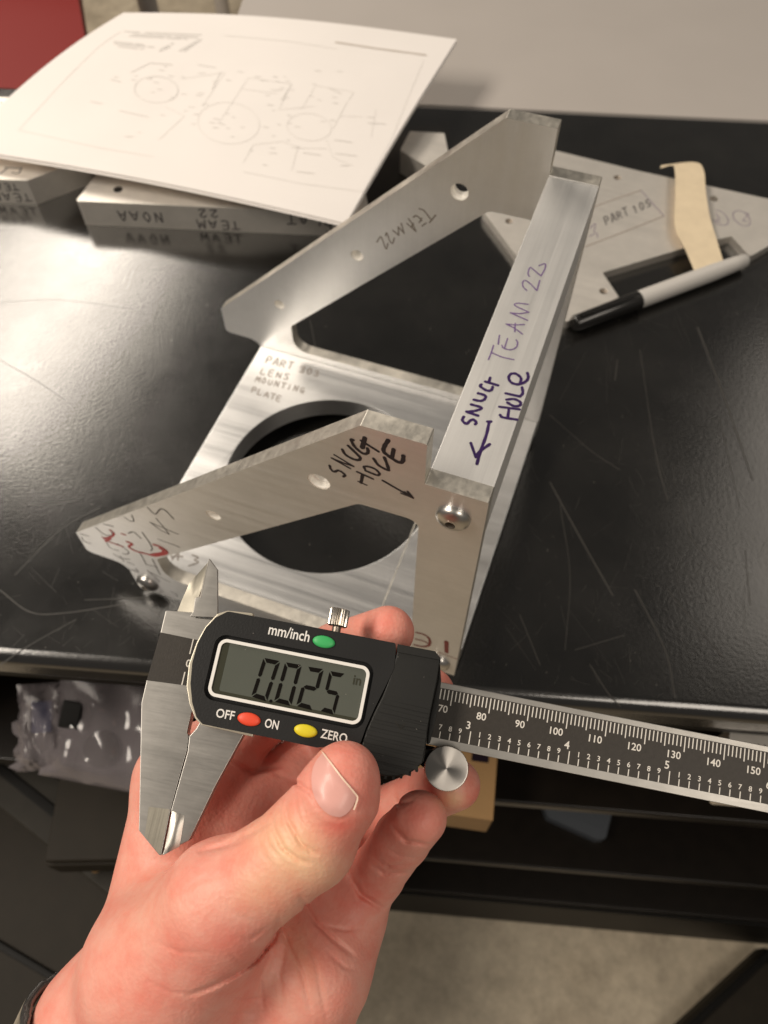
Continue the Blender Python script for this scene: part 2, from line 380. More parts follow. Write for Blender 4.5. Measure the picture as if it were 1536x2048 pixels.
sc = link('scratches', finish(ribbons(scl, (0, 0, 1), W0, lift=.02), 'scratches', 0), plain('scratch_grey', (.036, .033, .029), .32, spec=.6), bench); tag(sc, kind='stuff')
bm = bmesh.new()
for k in range(260):
    x, y = rng.uniform(0, 1536), rng.uniform(430, 1400); p = bench_loc(x, y)
    if p[1] < 6 or p[1] > 480: continue
    r = rng.uniform(.08, .32); bm.faces.new([bm.verts.new((p[0]+a, p[1]+b, .03)) for a, b in circle(0, 0, r, 6, rng.uniform(0, 1))])
du = link('dust_specks', finish(bm, 'dust_specks', 0), plain('dust_pale', (.16, .15, .13), .8), bench); tag(du, kind='stuff')
link('apron', finish(boxbm(-980, 880, 9, 470, -52, -24.2, 1.0), 'apron'), DARK, bench)
for z0 in (-250, -532, -796):
    link('shelf', finish(boxbm(-960, 870, 4, 460, z0, z0+14, 2.0, 3), 'shelf'), SHELFM, bench)
link('plinth', finish(boxbm(-960, 870, 0, 455, -BH+1, -796.3, 2.0), 'plinth'), DARK, bench)
link('back_panel', finish(boxbm(-960, 870, 461, 468, -BH+1, -54), 'back_panel'), DARK, bench)
for x0 in (-425, 640):
    link('upright', finish(boxbm(x0, x0+30, 16, 455, -235.5, -53), 'upright'), DARK, bench)
# light haze line / bullnose already in the bevel of the worktop
# ------------------------------------------------------------------ things beyond the bench
g = empty('grey_table', BO, BA, 'light grey laminate table standing right behind the black bench', 'table')
gx = -216
link('tabletop', finish(boxbm(gx, 1100, 495, 1250, -30, -3, 1.5), 'tabletop'), GREYTOP, g)
for xx, yy in ((gx+40, 530), (1040, 530), (gx+40, 1210), (1040, 1210)):
    link('leg', finish(boxbm(xx-20, xx+20, yy-20, yy+20, -BH, -30.2, 2), 'leg'), GREYTOP, g)
p0 = at_z(452, 60, -BH)
pole = empty('grey_post', (p0[0], p0[1], -BH), 0, 'slim grey metal post standing on the floor behind the paper', 'post')
link('tube', finish(lathe([(0, 0), (22, 0), (22, 700), (0, 700)], 20), 'tube'), GREYTOP, pole)
link('foot', finish(lathe([(0, -.0), (30, 0), (30, 12), (0, 12)], 20), 'foot'), DGREY, pole)
zt = -45
rcp = [at_z(*p, zt) for p in [(-260, -260), (120, -260), (157, 0), (172, 85), (186, 175)]]
chair = empty('red_chair', (rcp[3][0], rcp[3][1], -BH), BA, 'red plastic chair behind the far left corner of the bench', 'chair')
loc_ = []
for p in rcp:
    a, b = bench_xy(p); a0, b0 = bench_xy(rcp[3]); loc_.append((a-a0, b-b0))
b1_ = 496-bench_xy(rcp[3])[1]
loc_[-1] = (loc_[-1][0], b1_); loc_.append((loc_[0][0]-60, b1_)); zl = BH+zt
link('seat', finish(prism(rounded(loc_, [10, 30, 0, 0, 4, 10]), [], zl-24, zl, bev=4, seg=3), 'seat'), REDM, chair)
x0_, y0_ = loc_[0]
link('backrest', finish(prism(rounded([(x0_, zl+20), (-60, zl+20), (-60, zl+330), (x0_, zl+330)], 50), [], y0_+30, y0_+50, f=lambda a, b, h: (a, h, b), bev=5), 'backrest'), REDM, chair)
for xx, yy in ((x0_+40, b1_+30), (-50, b1_+30), (x0_+40, y0_), (-60, y0_)):
    link('leg', finish(prism(circle(xx, yy, 13, 14), [], 0, zl-24.2), 'leg'), GREYTOP, chair)
# ------------------------------------------------------------------ things on the lower shelves
def crumple(nx, ny, W_, H_, amp, seed):
    r = np.random.default_rng(seed); bm = bmesh.new(); V = {}
    ph = r.uniform(0, 6.28, (6, 3)); fr = r.uniform(1.5, 7, (6, 2))
    def hgt(u, v): return sum(math.sin(f_[0]*u*3+f_[1]*v*3+p_[0])*(1/(1+k*.5)) for k, (f_, p_) in enumerate(zip(fr, ph)))*amp/3 + r.normal(0, amp*.10)
    for i in range(nx+1):
        for j in range(ny+1):
            u, v = i/nx, j/ny; e = min(u, 1-u, v, 1-v)
            b = min(1, e*5)
            for s in (0, 1):
                V[i, j, s] = bm.verts.new((W_*(u-.5)+r.normal(0, 1.2)*(1-b)*2, H_*(v-.5), (hgt(u, v)*.5*b+amp*b*.9)*(1 if s else .12)+(.4 if s else 0)))
    for s in (0, 1):
        for i in range(nx):
            for j in range(ny): bm.faces.new((V[i, j, s], V[i+1, j, s], V[i+1, j+1, s], V[i, j+1, s]))
    for i in range(nx):
        for j in (0, ny): bm.faces.new((V[i, j, 0], V[i+1, j, 0], V[i+1, j, 1], V[i, j, 1]))
    for j in range(ny):
        for i in (0, nx): bm.faces.new((V[i, j, 0], V[i, j+1, 0], V[i, j+1, 1], V[i, j, 1]))
    return bm
def film():
    mt, nt, b = new_mat('clear_bag_film')
    b.inputs['Base Color'].default_value = (.27, .24, .25, 1); b.inputs['Roughness'].default_value = .14
    b.inputs['Alpha'].default_value = .50; b.inputs['Specular IOR Level'].default_value = .8
    return mt
FILM = film()
def bag(name, px, py, z, W_, H_, rz, seed, label, tilt=0.35):
    P = at_z(px, py, z)
    o = empty(name, P, BA+rz, label, 'plastic bag', 'clear plastic bags on the shelf'); o.rotation_euler = (tilt, 0, BA+rz)
    link('film', finish(crumple(22, 16, W_, H_, 13, seed), 'film', 80), FILM, o)
    return o
b1 = bag('plastic_bag', 92, 1452, -165, 36, 58, .15, 3, 'clear plastic bag holding a dark blue piece, left of its neighbour on the upper shelf')
link('blue_part', finish(boxbm(-8, 6, -4, 17, 2, 6, 1), 'blue_part'), BAGI, b1)
b2 = bag('plastic_bag', 236, 1470, -160, 92, 70, -.10, 5, 'shiny clear plastic bag with black foam inside, just left of the caliper jaw', .42)
link('black_part', finish(boxbm(-38, -24, 0, 18, 8, 11, 1), 'black_part'), DARK, b2)
link('grey_part', finish(prism(circle(-8, -10, 12, 24), [], 2, 6, bev=1), 'grey_part'), DGREY, b2)
P = at_z(955, 1548, -180)
cb = empty('cardboard_box', (P[0], P[1], -235.8), BA-.06, 'small brown cardboard box on the upper shelf under the caliper beam', 'box')
link('carton', finish(boxbm(-50, 14, -26, 130, 0, 40, 1.2), 'carton'), CARD, cb)
link('flap', finish(boxbm(-50, 14, -26, 50, 40.3, 42, .4), 'flap'), CARD, cb)
link('printed_mark', finish(boxbm(-4, 8, 12, 20, 42.2, 42.5), 'printed_mark'), INK, cb)
P = at_z(1500, 1478, -60)
# light metal plate lying under the worktop at the right
mp_ = empty('metal_plate', (P[0], P[1], -88), BA, 'pale metal plate with black scribbles under the worktop at right', 'metal plate')
link('plate', finish(prism(rounded([(-17, -30), (120, -30), (120, 10), (-6, 10)], 2), [], 0, 20, bev=.8), 'plate'), ALU_PLATE, mp_)
bmw = ribbons(lettering('SNUG', (0, -8), (7, 0), (0, 7), lambda a, b: np.array([a, b, 20.0])), (0, 0, 1), 1.1)
link('handwriting', finish(bmw, 'handwriting', 0), INK, mp_)
pp = [at_z(*p, -501) for p in [(1070, 1560), (1236, 1570), (1212, 1678), (1194, 1678), (1096, 1634)]]
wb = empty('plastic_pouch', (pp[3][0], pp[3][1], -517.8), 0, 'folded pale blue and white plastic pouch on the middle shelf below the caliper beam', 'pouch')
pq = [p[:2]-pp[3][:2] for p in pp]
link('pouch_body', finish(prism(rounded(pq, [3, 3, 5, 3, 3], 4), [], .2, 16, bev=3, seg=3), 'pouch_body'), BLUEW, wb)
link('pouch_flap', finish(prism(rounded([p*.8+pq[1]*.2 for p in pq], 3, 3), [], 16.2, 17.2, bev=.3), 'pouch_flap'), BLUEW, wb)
def lying_bar(name, a, b, z, wid, thick, mat, label, cat):
    A = at_z(*a, z); B = at_z(*b, z); d = B-A; L_ = np.linalg.norm(d)
    o = empty(name, A, math.atan2(d[1], d[0]), label, cat)
    link('beam', finish(boxbm(0, L_, -wid/2, wid/2, -thick, 0, 3, 3), 'beam'), mat, o)
    return o, L_
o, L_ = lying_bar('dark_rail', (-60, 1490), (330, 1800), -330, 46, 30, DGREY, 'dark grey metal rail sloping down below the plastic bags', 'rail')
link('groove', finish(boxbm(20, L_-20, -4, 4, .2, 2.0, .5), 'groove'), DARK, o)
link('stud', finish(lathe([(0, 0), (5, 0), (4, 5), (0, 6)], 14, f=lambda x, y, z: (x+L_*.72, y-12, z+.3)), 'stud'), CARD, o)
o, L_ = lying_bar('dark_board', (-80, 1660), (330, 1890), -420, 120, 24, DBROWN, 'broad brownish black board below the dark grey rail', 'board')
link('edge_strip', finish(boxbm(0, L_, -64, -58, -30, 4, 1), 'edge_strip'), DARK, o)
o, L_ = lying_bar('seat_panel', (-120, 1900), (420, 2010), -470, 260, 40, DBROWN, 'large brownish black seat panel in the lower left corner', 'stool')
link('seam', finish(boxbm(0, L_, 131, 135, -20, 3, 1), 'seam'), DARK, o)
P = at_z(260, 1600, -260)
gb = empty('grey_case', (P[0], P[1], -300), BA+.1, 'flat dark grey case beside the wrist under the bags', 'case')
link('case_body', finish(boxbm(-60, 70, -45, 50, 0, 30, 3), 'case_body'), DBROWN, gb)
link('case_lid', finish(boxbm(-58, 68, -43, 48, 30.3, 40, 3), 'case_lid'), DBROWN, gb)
# dark stool foot at the lower right corner
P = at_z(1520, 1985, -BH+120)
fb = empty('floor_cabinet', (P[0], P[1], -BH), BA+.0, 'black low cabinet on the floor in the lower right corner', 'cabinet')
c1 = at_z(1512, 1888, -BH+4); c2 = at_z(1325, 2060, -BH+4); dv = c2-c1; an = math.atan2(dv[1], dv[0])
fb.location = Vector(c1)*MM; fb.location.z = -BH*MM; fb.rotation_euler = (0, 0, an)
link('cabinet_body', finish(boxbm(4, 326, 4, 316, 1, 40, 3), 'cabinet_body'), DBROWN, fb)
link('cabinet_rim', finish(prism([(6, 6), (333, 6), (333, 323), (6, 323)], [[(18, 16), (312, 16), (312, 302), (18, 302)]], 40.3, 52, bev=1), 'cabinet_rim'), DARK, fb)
# ------------------------------------------------------------------ the bracket (u runs left, y along the bar, z up; bench top z=0, rail top z=25.4)
T = 6.35; LB = 167.3; ZR = 25.4
brk = empty('aluminium_bracket', (0, 0, 0), 0, 'brushed aluminium bracket of two triangular side plates bolted to a thick bar and base', 'bracket')
prof = rounded([(0, ZR), (22, ZR), (22, 0.0), (166, 0), (172, 6), (172, ZR-.6), (194.2, ZR), (194.0, 44.0), (41.6, 195.6), (20.8, 195.6), (20.8, 175.1), (0, 175.1)],
               [.5, 4, 3, 5, 4, 7, 3, 1, .8, .5, .5, .5])
win = rounded([(149.5, ZR), (21.8, ZR), (21.8, 152), (43.5, 151.6), (149.5, 45.0)], [9, 3, 4.5, 5, 4])
holes = [(57.6, 157.7, 4.2), (106.8, 108.6, 3.3), (155.0, 59.9, 3.2)]
prof_far = rounded([(0, 7.2), (22, 7.2), (22, 0.0), (166, 0), (172, 6), (172, ZR-.6), (194.2, ZR), (194.0, 44.0), (41.6, 195.6), (20.8, 195.6), (20.8, 175.1), (0, 175.1)], [.5, .5, 3, 5, 4, 7, 3, 1, .8, .5, .5, .5])
def side_plate(y0, y1, hh, mat_face, label):
    bm = prism(prof_far if y0 > 1 else prof, [win]+[circle(u, z, r, 20) for u, z, r in hh], y0, y1, f=lambda a, b, h: (-a, h, b), bev=.35, seg=2)
    me = finish(bm, 'side_plate', 38)
    o = link('side_plate', me, mat_face, brk); me.materials.append(ALU_EDGE); o['label'] = label
    for p in me.polygons:
        if abs(p.normal.y) < .5: p.material_index = 1
    return o
near = side_plate(0, T, holes[:2], ALU_FACE, 'near side plate with marker writing')
far = side_plate(LB-T, LB, holes, ALU_FAR, 'far side plate')
for plate, y0, hs in ((near, 0, holes[:2]), (far, LB-T, holes)):
    for u, z, r in hs:
        # a bright drilled sleeve with turned steps inside the hole
        prf = [(r-.05, .35), (r-.3, .5), (r-.3, 2.6), (r-.75, 3.0), (r-.75, 5.4), (r-.05, 6.0)]
        link('drilled_hole', finish(lathe(prf, 20, f=lambda x, y, h, u=u, z=z, y0=y0: (-u+x, y0+h, z+y)), 'drilled_hole'), WALLM, plate)
link('bar', finish(boxbm(-20.8, 0, T+.05, LB-T-.05, 147.0, 174.7, .5), 'bar'), ALU_BAR, brk)
bpl = prism([(-171.9, T+.05), (-22.0, T+.05), (-22.0, T+9), (-.6, T+9), (-.6, LB-T-.05), (-171.9, LB-T-.05)], [circle(-97.2, LB/2, 56.0, 96)], 7.2, 20.8, bev=.5)
base = link('base_plate', finish(bpl, 'base_plate', 38), ALU_BASE, brk)
gv = boxbm(-44.4, -43.8, T+3, LB-T-1, 20.82, 20.86)
link('scribed_line', finish(gv, 'scribed_line'), ALU_EDGE, base)
def bolt(u, z, r, y, sgn, parent):
    prf = [(r, 0.02), (r, .5)]+[(r*math.cos(t*math.pi/2/8*.86), .5+r*.52*math.sin(t*math.pi/2/8*.86)/math.sin(math.pi/2*.86)) for t in range(1, 9)]
    rs = r*.29
    prf = prf[:-1]+[(rs*1.35, .5+r*.50), (rs*1.02, .5+r*.52)]
    bm = lathe(prf, 40, f=lambda x, yy, h: (-u+x, y-sgn*h, z+yy))
    o = link('button_head_bolt', finish(bm, 'button_head_bolt', 50), BOLT, parent)
    hx = circle(0, 0, rs*1.02, 6)
    bm = bmesh.new(); top = .5+r*.52
    a = [bm.verts.new((-u+p[0], y-sgn*top, z+p[1])) for p in circle(0, 0, rs*1.03, 6)]
    b = [bm.verts.new((-u+p[0], y-sgn*.6, z+p[1])) for p in hx]
    for i in range(6): bm.faces.new((a[i], a[(i+1) % 6], b[(i+1) % 6], b[i]))
    bm.faces.new(b)
    link('hex_socket', finish(bm, 'hex_socket', 0), BOLT_DK, o)
for u, z in ((10.4, 161.4), (8.4, 36.0), (164.0, 10.4), (40, 10.4)):
    if u == 40: continue
    bolt(u, z, 5.9, 0, 1, brk)
for u, z in ((10.4, 161.4), (8.4, 36.0), (164.0, 10.4)): bolt(u, z, 5.6, LB, -1, brk)
# --- writing on the bracket
def Z(ox, oy, s): return lambda a, b: (ox+a/s, oy+b/s)
def strokes(pix, zoom, hit, wid): return [[hit(*zoom(*p)) for p in st] for st in pix]
NEAR = lambda x, y: at_y(x, y, 0.0)
z1 = Z(640, 860, 7.68)
snug = [[(150,545),(165,595),(215,640),(275,620),(330,640),(385,690),(360,715)], [(465,590),(180,430)], [(180,430),(350,500),(515,556)], [(515,556),(220,380)],
 [(345,300),(390,375),(500,440),(590,460),(620,430),(590,390),(435,240)], [(510,150),(480,150),(530,250),(630,340),(700,365),(740,335),(730,280)], [(690,120),(650,270)], [(630,160),(900,330)],
 [(570,640),(815,750)], [(655,690),(630,810)], [(590,790),(715,845)], [(690,600),(675,565),(740,560),(850,600),(915,670),(880,692),(790,660),(700,622)],
 [(825,440),(900,540),(1030,610),(1052,590),(990,420)], [(1050,155),(990,250),(980,330),(1060,400),(1200,490),(1270,480),(1282,395)], [(1132,295),(1110,410)], [(965,775),(1425,1040)],
 [(1245,970),(1425,1040)], [(1350,945),(1425,1040)], [(1300,960),(1400,1020)]]
ws = [1.0, .75, .8, .75, 1.1, 1.15, 1.6, .9, .85, 1.25, .75, .95, 1.15, 1.45, 1.35, .95, .7, 1.0, 1.6]
link('handwriting', finish(ribbons(strokes(snug, z1, NEAR, 1), (0, -1, 0), ws), 'handwriting', 0), INK, near)
z4 = Z(150, 1000, 7.3143)
scr = [[(1060,105),(1170,205),(1250,130),(1330,160),(1445,275)], [(1190,270),(1290,390),(1380,500)], [(1380,500),(1240,430),(1100,325)], [(1100,325),(1510,500)], [(1215,570),(1530,690)],
 [(720,250),(810,305),(860,300),(830,220)], [(300,400),(430,500),(530,520),(545,480),(495,430)], [(420,350),(560,385)], [(80,490),(200,530)], [(100,545),(130,600),(230,635)],
 [(780,485),(860,470),(965,560)], [(980,470),(1060,580),(1130,700),(1110,740)], [(450,600),(520,700),(640,740)], [(620,640),(780,750),(760,790),(700,780)], [(560,790),(680,850),(800,865)], [(720,900),(660,820)],
 [(940,760),(1000,860),(1040,940)], [(1040,940),(1200,980)], [(760,900),(870,950)], [(880,1000),(925,1050),(780,1010)], [(1130,860),(1220,1040),(1250,1090)], [(1060,1030),(1240,1190)], [(1110,1060),(1390,1200)],
 [(1400,1340),(1470,1370),(1500,1410)]]
link('handwriting', finish(ribbons(strokes(scr, z4, NEAR, 1), (0, -1, 0), .62), 'handwriting', 0), INK_G, near)
red = [[(400,540),(460,590),(560,630),(700,680)], [(430,560),(540,530),(570,490),(520,440)], [(680,490),(740,510)], [(760,610),(840,640),(790,680),(880,740),(1060,790),(1180,815),(1350,770),(1250,680),(1150,650)],
 [(830,640),(790,615)], [(450,600),(520,560)], [(1240,700),(1300,760),(1120,800)]]
link('red_mark', finish(ribbons(strokes(red, z4, NEAR, 1), (0, -1, 0), [1.0, 1.1, 1.0, 1.3, 1.5, 1.4, 1.6], lift=.12), 'red_mark', 0), INK_R, near)
z9 = Z(820, 1220, 11.375)
rd2 = [[(150,510),(330,560),(440,660),(440,790),(300,830),(100,790)], [(130,660),(300,700),(420,760)], [(830,720),(830,960)], [(660,960),(900,1050),(1070,1110)]]
link('red_mark', finish(ribbons(strokes(rd2, z9, NEAR, 1), (0, -1, 0), [1.2, .9, 1.9, .5]), 'red_mark', 0), INK_RD, near)
# on the far plate
z6 = Z(740, 400, 10.24); FARY = lambda x, y: at_y(x, y, LB-T)
t22 = [[(1010,180),(1110,220),(1250,400)], [(1345,310),(1220,460)], [(890,350),(950,320),(1030,380),(1060,420)], [(1070,530),(1150,470)], [(1010,460),(1060,370)], [(760,480),(940,640)], [(940,640),(880,510),(790,380)], [(845,560),(890,480)],
 [(470,620),(590,720)], [(590,720),(580,550)], [(580,550),(700,680)], [(700,680),(640,480)], [(500,780),(460,890),(400,820),(345,670),(320,730)], [(370,890),(330,1000),(270,850),(220,750),(140,860)]]
link('handwriting', finish(ribbons(strokes(t22, z6, FARY, 1), (0, -1, 0), .75), 'handwriting', 0), plain('pencil_on_far_plate', (.20, .17, .14), .5), far)
# on the bar
BARZ = lambda x, y: at_z(x, y, 174.7); z2 = Z(900, 700, 8.5333); z3 = Z(960, 510, 8.904)
bar1 = [[(235,1140),(210,1200),(280,1262),(340,1210),(400,1190),(445,1235),(430,1268)], [(478,1122),(282,1055)], [(282,1055),(400,1045),(515,1015)], [(515,1015),(530,980),(360,930)], [(405,850),(520,870),(590,840),(600,780),(480,740)],
 [(535,590),(515,620),(620,690),(700,690),(728,632)], [(685,475),(660,560)], [(600,540),(820,605)], [(855,1110),(900,1150),(1145,1190)], [(985,1160),(1005,1010)], [(845,970),(1185,1015)],
 [(965,848),(1100,840),(1205,900),(1175,955),(1080,955),(980,900)], [(950,740),(1190,795)], [(1190,795),(1240,740),(1230,640)], [(1200,560),(1210,480),(1130,410),(1040,410),(1000,480),(1050,560),(1170,588),(1290,540),(1335,470),(1320,395)],
 [(670,1222),(620,1450),(530,1700),(458,1945)], [(355,1590),(440,1830)], [(440,1830),(500,1740),(675,1610)], [(640,1222),(700,1222)]]
link('handwriting', finish(ribbons(strokes(bar1, z2, BARZ, 1), (0, 0, 1), 1.02), 'handwriting', 0), INK_P, brk)
bar2 = [[(150,1865),(200,1740),(240,1610)], [(205,1740),(400,1820),(600,1865)], [(325,1590),(345,1430)], [(390,1610),(420,1660),(540,1690),(640,1650),(670,1570),(645,1515)], [(440,1650),(490,1490)],
 [(755,1410),(620,1310),(465,1230)], [(465,1230),(620,1245),(790,1240)], [(620,1370),(625,1220)], [(845,1165),(540,1030)], [(540,1030),(700,1045),(870,1020)], [(870,1020),(620,900),(680,860),(860,880)],
 [(835,635),(770,570),(760,490),(800,455),(880,500),(1010,632)], [(1015,635),(1065,455)], [(880,385),(855,330),(890,225),(960,270),(1085,375)], [(1085,375),(1150,260),(1160,160),(1050,190)]]
link('handwriting', finish(ribbons(strokes(bar2, z3, BARZ, 1), (0, 0, 1), .52), 'handwriting', 0), INK_PT, brk)
# on the base plate
z5 = Z(490, 690, 9.035); BASEZ = lambda x, y: at_z(x, y, 20.82)
pos5 = lambda a, b: BASEZ(*z5(a, b)); Lb = []
Lb += lettering('PART', (370,320), (128,32), (48,-115), pos5)+lettering('303', (985,490), (128,32), (30,-105), pos5)+lettering('LENS', (280,520), (138,32), (36,-100), pos5)
Lb += lettering('MOUNTING', (180,655), (115,28), (34,-88), pos5)+lettering('PLATE', (115,852), (112,38), (32,-92), pos5)
zb = Z(260, 1080, 5.12); pb = lambda a, b: BASEZ(*zb(a, b))
Lb += [[pb(415,110),pb(430,180)], [pb(430,205),pb(500,115)], [pb(500,115),pb(490,205)], [pb(445,165),pb(540,170)], [pb(640,155),pb(700,180),pb(660,205),pb(700,230),pb(600,265)]]
link('handwriting', finish(ribbons(Lb, (0, 0, 1), .72), 'handwriting', 0), INK_F, base)
# ------------------------------------------------------------------ plates, tape and pen on the right of the bench
zp = 6.35
def hz(x, y): return at_z(x, y, zp)[:2]
outl = [at_z(*q, zp)[:2] for q in [(1120, 303), (1280, 345), (1560, 403)]]
A_, B_ = outl[0], at_z(1536, 397, zp)[:2]; dirb = (B_-A_)/np.linalg.norm(B_-A_)
rp = empty('slotted_plate', (A_[0], A_[1], 0), math.atan2(dirb[1], dirb[0]), 'flat aluminium plate with screw holes and a boxed pencil note, right of the bracket', 'metal plate')
ra = math.atan2(dirb[1], dirb[0]); ca, sa = math.cos(ra), math.sin(ra)
def rp_loc(x, y, z=zp):
    p = at_z(x, y, z); d = p[:2]-A_; return (d[0]*ca+d[1]*sa, -d[0]*sa+d[1]*ca)
pts = [(940, 262), (1120, 303), (1280, 342), (1560, 403), (1560, 482), (1500, 513), (1462, 492), (1440, 470), (1378, 492), (1205, 545), (1235, 570), (1130, 645), (1060, 560), (968, 428), (860, 330)]
q = [rp_loc(*p) for p in pts]
# the slot is a notch open to the front edge where the pen lies
q = [rp_loc(*p) for p in [(950, 300), (1120, 303), (1280, 342), (1600, 411), (1600, 455), (1502, 511), (1466, 472), (1450, 488), (1400, 510), (1205, 545), (1243, 597), (1130, 645), (1050, 530), (968, 424)]]
q = [rp_loc(*p) for p in [(968, 424), (950, 262), (1120, 303), (1280, 342), (1600, 411), (1600, 455), (1500, 513), (1463, 472), (1378, 493), (1205, 545), (1238, 594), (1130, 645), (1050, 534)]]
hl = [circle(*rp_loc(x, y), r, 20) for x, y, r in [(1235, 355, 2.7), (1428, 397, 3.1), (1018, 442, 2.7), (1207, 582, 2.7)]]
link('plate', finish(prism(rounded(q, [2, 2, 0, 0, 0, 0, 1.5, 1, 1, 1, 1, 2, 2], 3), hl, -zp+.02, 0, f=lambda a, b, h: (a, b, h+zp), bev=.3), 'plate', 38), ALU_PLATE, rp)
for x, y, r in [(1235, 355, 2.7), (1018, 442, 2.7), (1207, 582, 2.7)]:
    u, v = rp_loc(x, y)
    link('thread_insert', finish(lathe([(r-.02, 6.2), (r-.5, 5.9), (r-.5, 5.0), (r-.9, 4.6), (r-.5, 4.0), (r-.9, 3.4), (r-.9, .3)], 18, f=lambda a, b, h: (u+a, v+b, h)), 'thread_insert'), BOLT_DK, rp)
z8 = Z(1160, 370, 4.267); rpos = lambda a, b: np.array([*rp_loc(*z8(a, b)), zp])
Lr = lettering('PART', (225, 340), (52, -24), (-22, -62), rpos)+lettering('105', (465, 245), (55, -27), (-18, -58), rpos)
link('handwriting', finish(ribbons(Lr, (0, 0, 1), .95), 'handwriting', 0), INK_G, rp)
Lx = [[rpos(20, 240), rpos(150, 175), rpos(520, 45)], [rpos(50, 525), rpos(440, 375), rpos(715, 265)]]
link('note_border', finish(ribbons(Lx, (0, 0, 1), 1.2), 'note_border', 0), INK_F, rp)
Ly = [[rpos(520, 45), rpos(620, 160), rpos(718, 265)]]
Ly += [[rpos(1380+75*math.cos(t), 285+58*math.sin(t)+30*math.cos(t)) for t in np.linspace(0, 6.1, 12)], [rpos(1190+75*math.cos(t), 280+58*math.sin(t)+30*math.cos(t)) for t in np.linspace(-2, 2.4, 10)]]
Ly += [[rpos(1400, 235), rpos(1440, 250), rpos(1390, 300), rpos(1430, 310)], [rpos(1160, 240), rpos(1190, 290), rpos(1160, 300), rpos(1200, 320)], [rpos(85, 370), rpos(130, 330), rpos(120, 400)], [rpos(80, 440), rpos(140, 410), rpos(150, 450)]]
link('handwriting', finish(ribbons(Ly, (0, 0, 1), .6), 'handwriting', 0), plain('purple_pencil', (.20, .15, .22), .5), rp)
# masking tape: a strip stuck down by the pen, arching up and curling over at its free end
TPX = [(1232, 782, 8.5), (1250, 640, 12), (1210, 510, 17), (1195, 430, 20), (1192, 365, 21), (1165, 325, 19), (1120, 322, 13), (1085, 345, 8)]
def tp(a, b): return Z(840, 180, 2.207)(a, b)
mid = [(1290, 800), (1240, 690), (1190, 560), (1190, 430), (1190, 352), (1165, 328), (1110, 338)]
lft = [tp(*p) for p in [(1212, 800), (1165, 690), (1125, 600), (1128, 450), (1124, 350), (1110, 333), (1060, 345)]]
rgt = [tp(*p) for p in [(1340, 760), (1310, 660), (1280, 560), (1262, 450), (1252, 352), (1210, 318), (1065, 332)]]
zs = [11.0, 11.5, 12.5, 14, 13, 12, 9]
bm = bmesh.new(); Ls = spline([at_z(*p, z) for p, z in zip(lft, zs)], 6); Rs = spline([at_z(*p, z) for p, z in zip(rgt, zs)], 6)
rows = []
for a, b in zip(Ls, Rs):
    rw = []
    for k in range(7):
        t = k/6; p = a*(1-t)+b*t; rw.append((bm.verts.new(p), bm.verts.new(p-np.array([0, 0, .18]))))
    rows.append(rw)
for r0, r1 in zip(rows, rows[1:]):
    for k in range(6):
        for s in (0, 1): bm.faces.new((r0[k][s], r0[k+1][s], r1[k+1][s], r1[k][s]))
    for k in (0, 6): bm.faces.new((r0[k][0], r0[k][1], r1[k][1], r1[k][0]))
for r0 in (rows[0], rows[-1]):
    for k in range(6): bm.faces.new((r0[k][0], r0[k+1][0], r0[k+1][1], r0[k][1]))
to = link('masking_tape', finish(bm, 'masking_tape', 60), TAPE); tag(to, 'cream masking tape strip curling off the pen onto the slotted plate', 'tape')
# marker pen
a = at_z(1148, 648, 6.5); b = at_z(1492, 520, 6.5); d = b-a; Lp = np.linalg.norm(d)
pen = empty('marker_pen', (a[0], a[1], 6.6), 0, 'marker pen with black cap and grey barrel lying along the slotted plate', 'marker pen')
pen.rotation_euler = (0, math.radians(90), math.atan2(d[1], d[0]))
lc = Lp*.36
link('cap', finish(lathe([(0, 0), (4.6, 0), (5.3, 1), (6.0, lc-1), (6.1, lc), (0, lc)], 28), 'cap'), PENB, pen)
link('barrel', finish(lathe([(0, lc+.2), (5.6, lc+.2), (5.8, lc+1), (5.7, Lp*.80), (5.0, Lp*.92), (4.4, Lp-1), (3.6, Lp), (0, Lp)], 28), 'barrel'), PENW, pen)
link('barrel_print', finish(boxbm(3.2, 3.3, 4.72, 4.78, lc+14, Lp*.72), 'barrel_print'), INK_G, pen)
link('clip', finish(boxbm(-6.9, -5.6, -1.4, 1.4, 3, lc-6, .3), 'clip'), PENB, pen)
# ------------------------------------------------------------------ blocks and paper on the left
def block(name, px_pts, ztop, label, mat=ALU_PLATE):
    P0 = at_z(*px_pts[0], ztop)
    o = empty(name, (P0[0], P0[1], 0), 0, label, 'metal block')
    pl = [at_z(*p, ztop)[:2]-P0[:2] for p in px_pts]
    link('block', finish(prism(rounded(pl, 1.5, 3), [], 0.05, ztop, bev=.5), 'block', 38), mat, o)
    return o, P0, pl
noaa, P0n, pln = block('lettered_block', [(151, 402), (740, 428), (700, 250), (230, 300)], 20.4, 'white metal block with upside-down lettering on its front, under the paper')
n0 = at_z(151, 402, 20.4); n1 = at_z(740, 428, 20.4); ex = (n1-n0)/np.linalg.norm(n1-n0); nn = np.cross(ex, (0, 0, 1.0))
def front(n0, ex, s, h): return np.array([0, 0, 0])+ex*s+np.array([0, 0, h])+np.array([n0[0]-P0n[0], n0[1]-P0n[1], 0])
fp = lambda s, h: front(n0, ex, s, h)
Ln = lettering('NOAA', (58, 13.5), (-8.4, 0), (0, -7.6), fp)+lettering('TEAM', (112, 9.0), (-8.0, 0), (0, -6.6), fp)+lettering('22', (98, 18), (-8, 0), (0, -6), fp)
Ln += lettering('PLAT', (178, 16.5), (-8.5, 0), (0, -7), fp)+lettering('PARENT', (222, 10), (-8.5, 0), (0, -6.5), fp)
link('handwriting', finish(ribbons(Ln, nn, 1.15), 'handwriting', 0), INK_G, noaa)
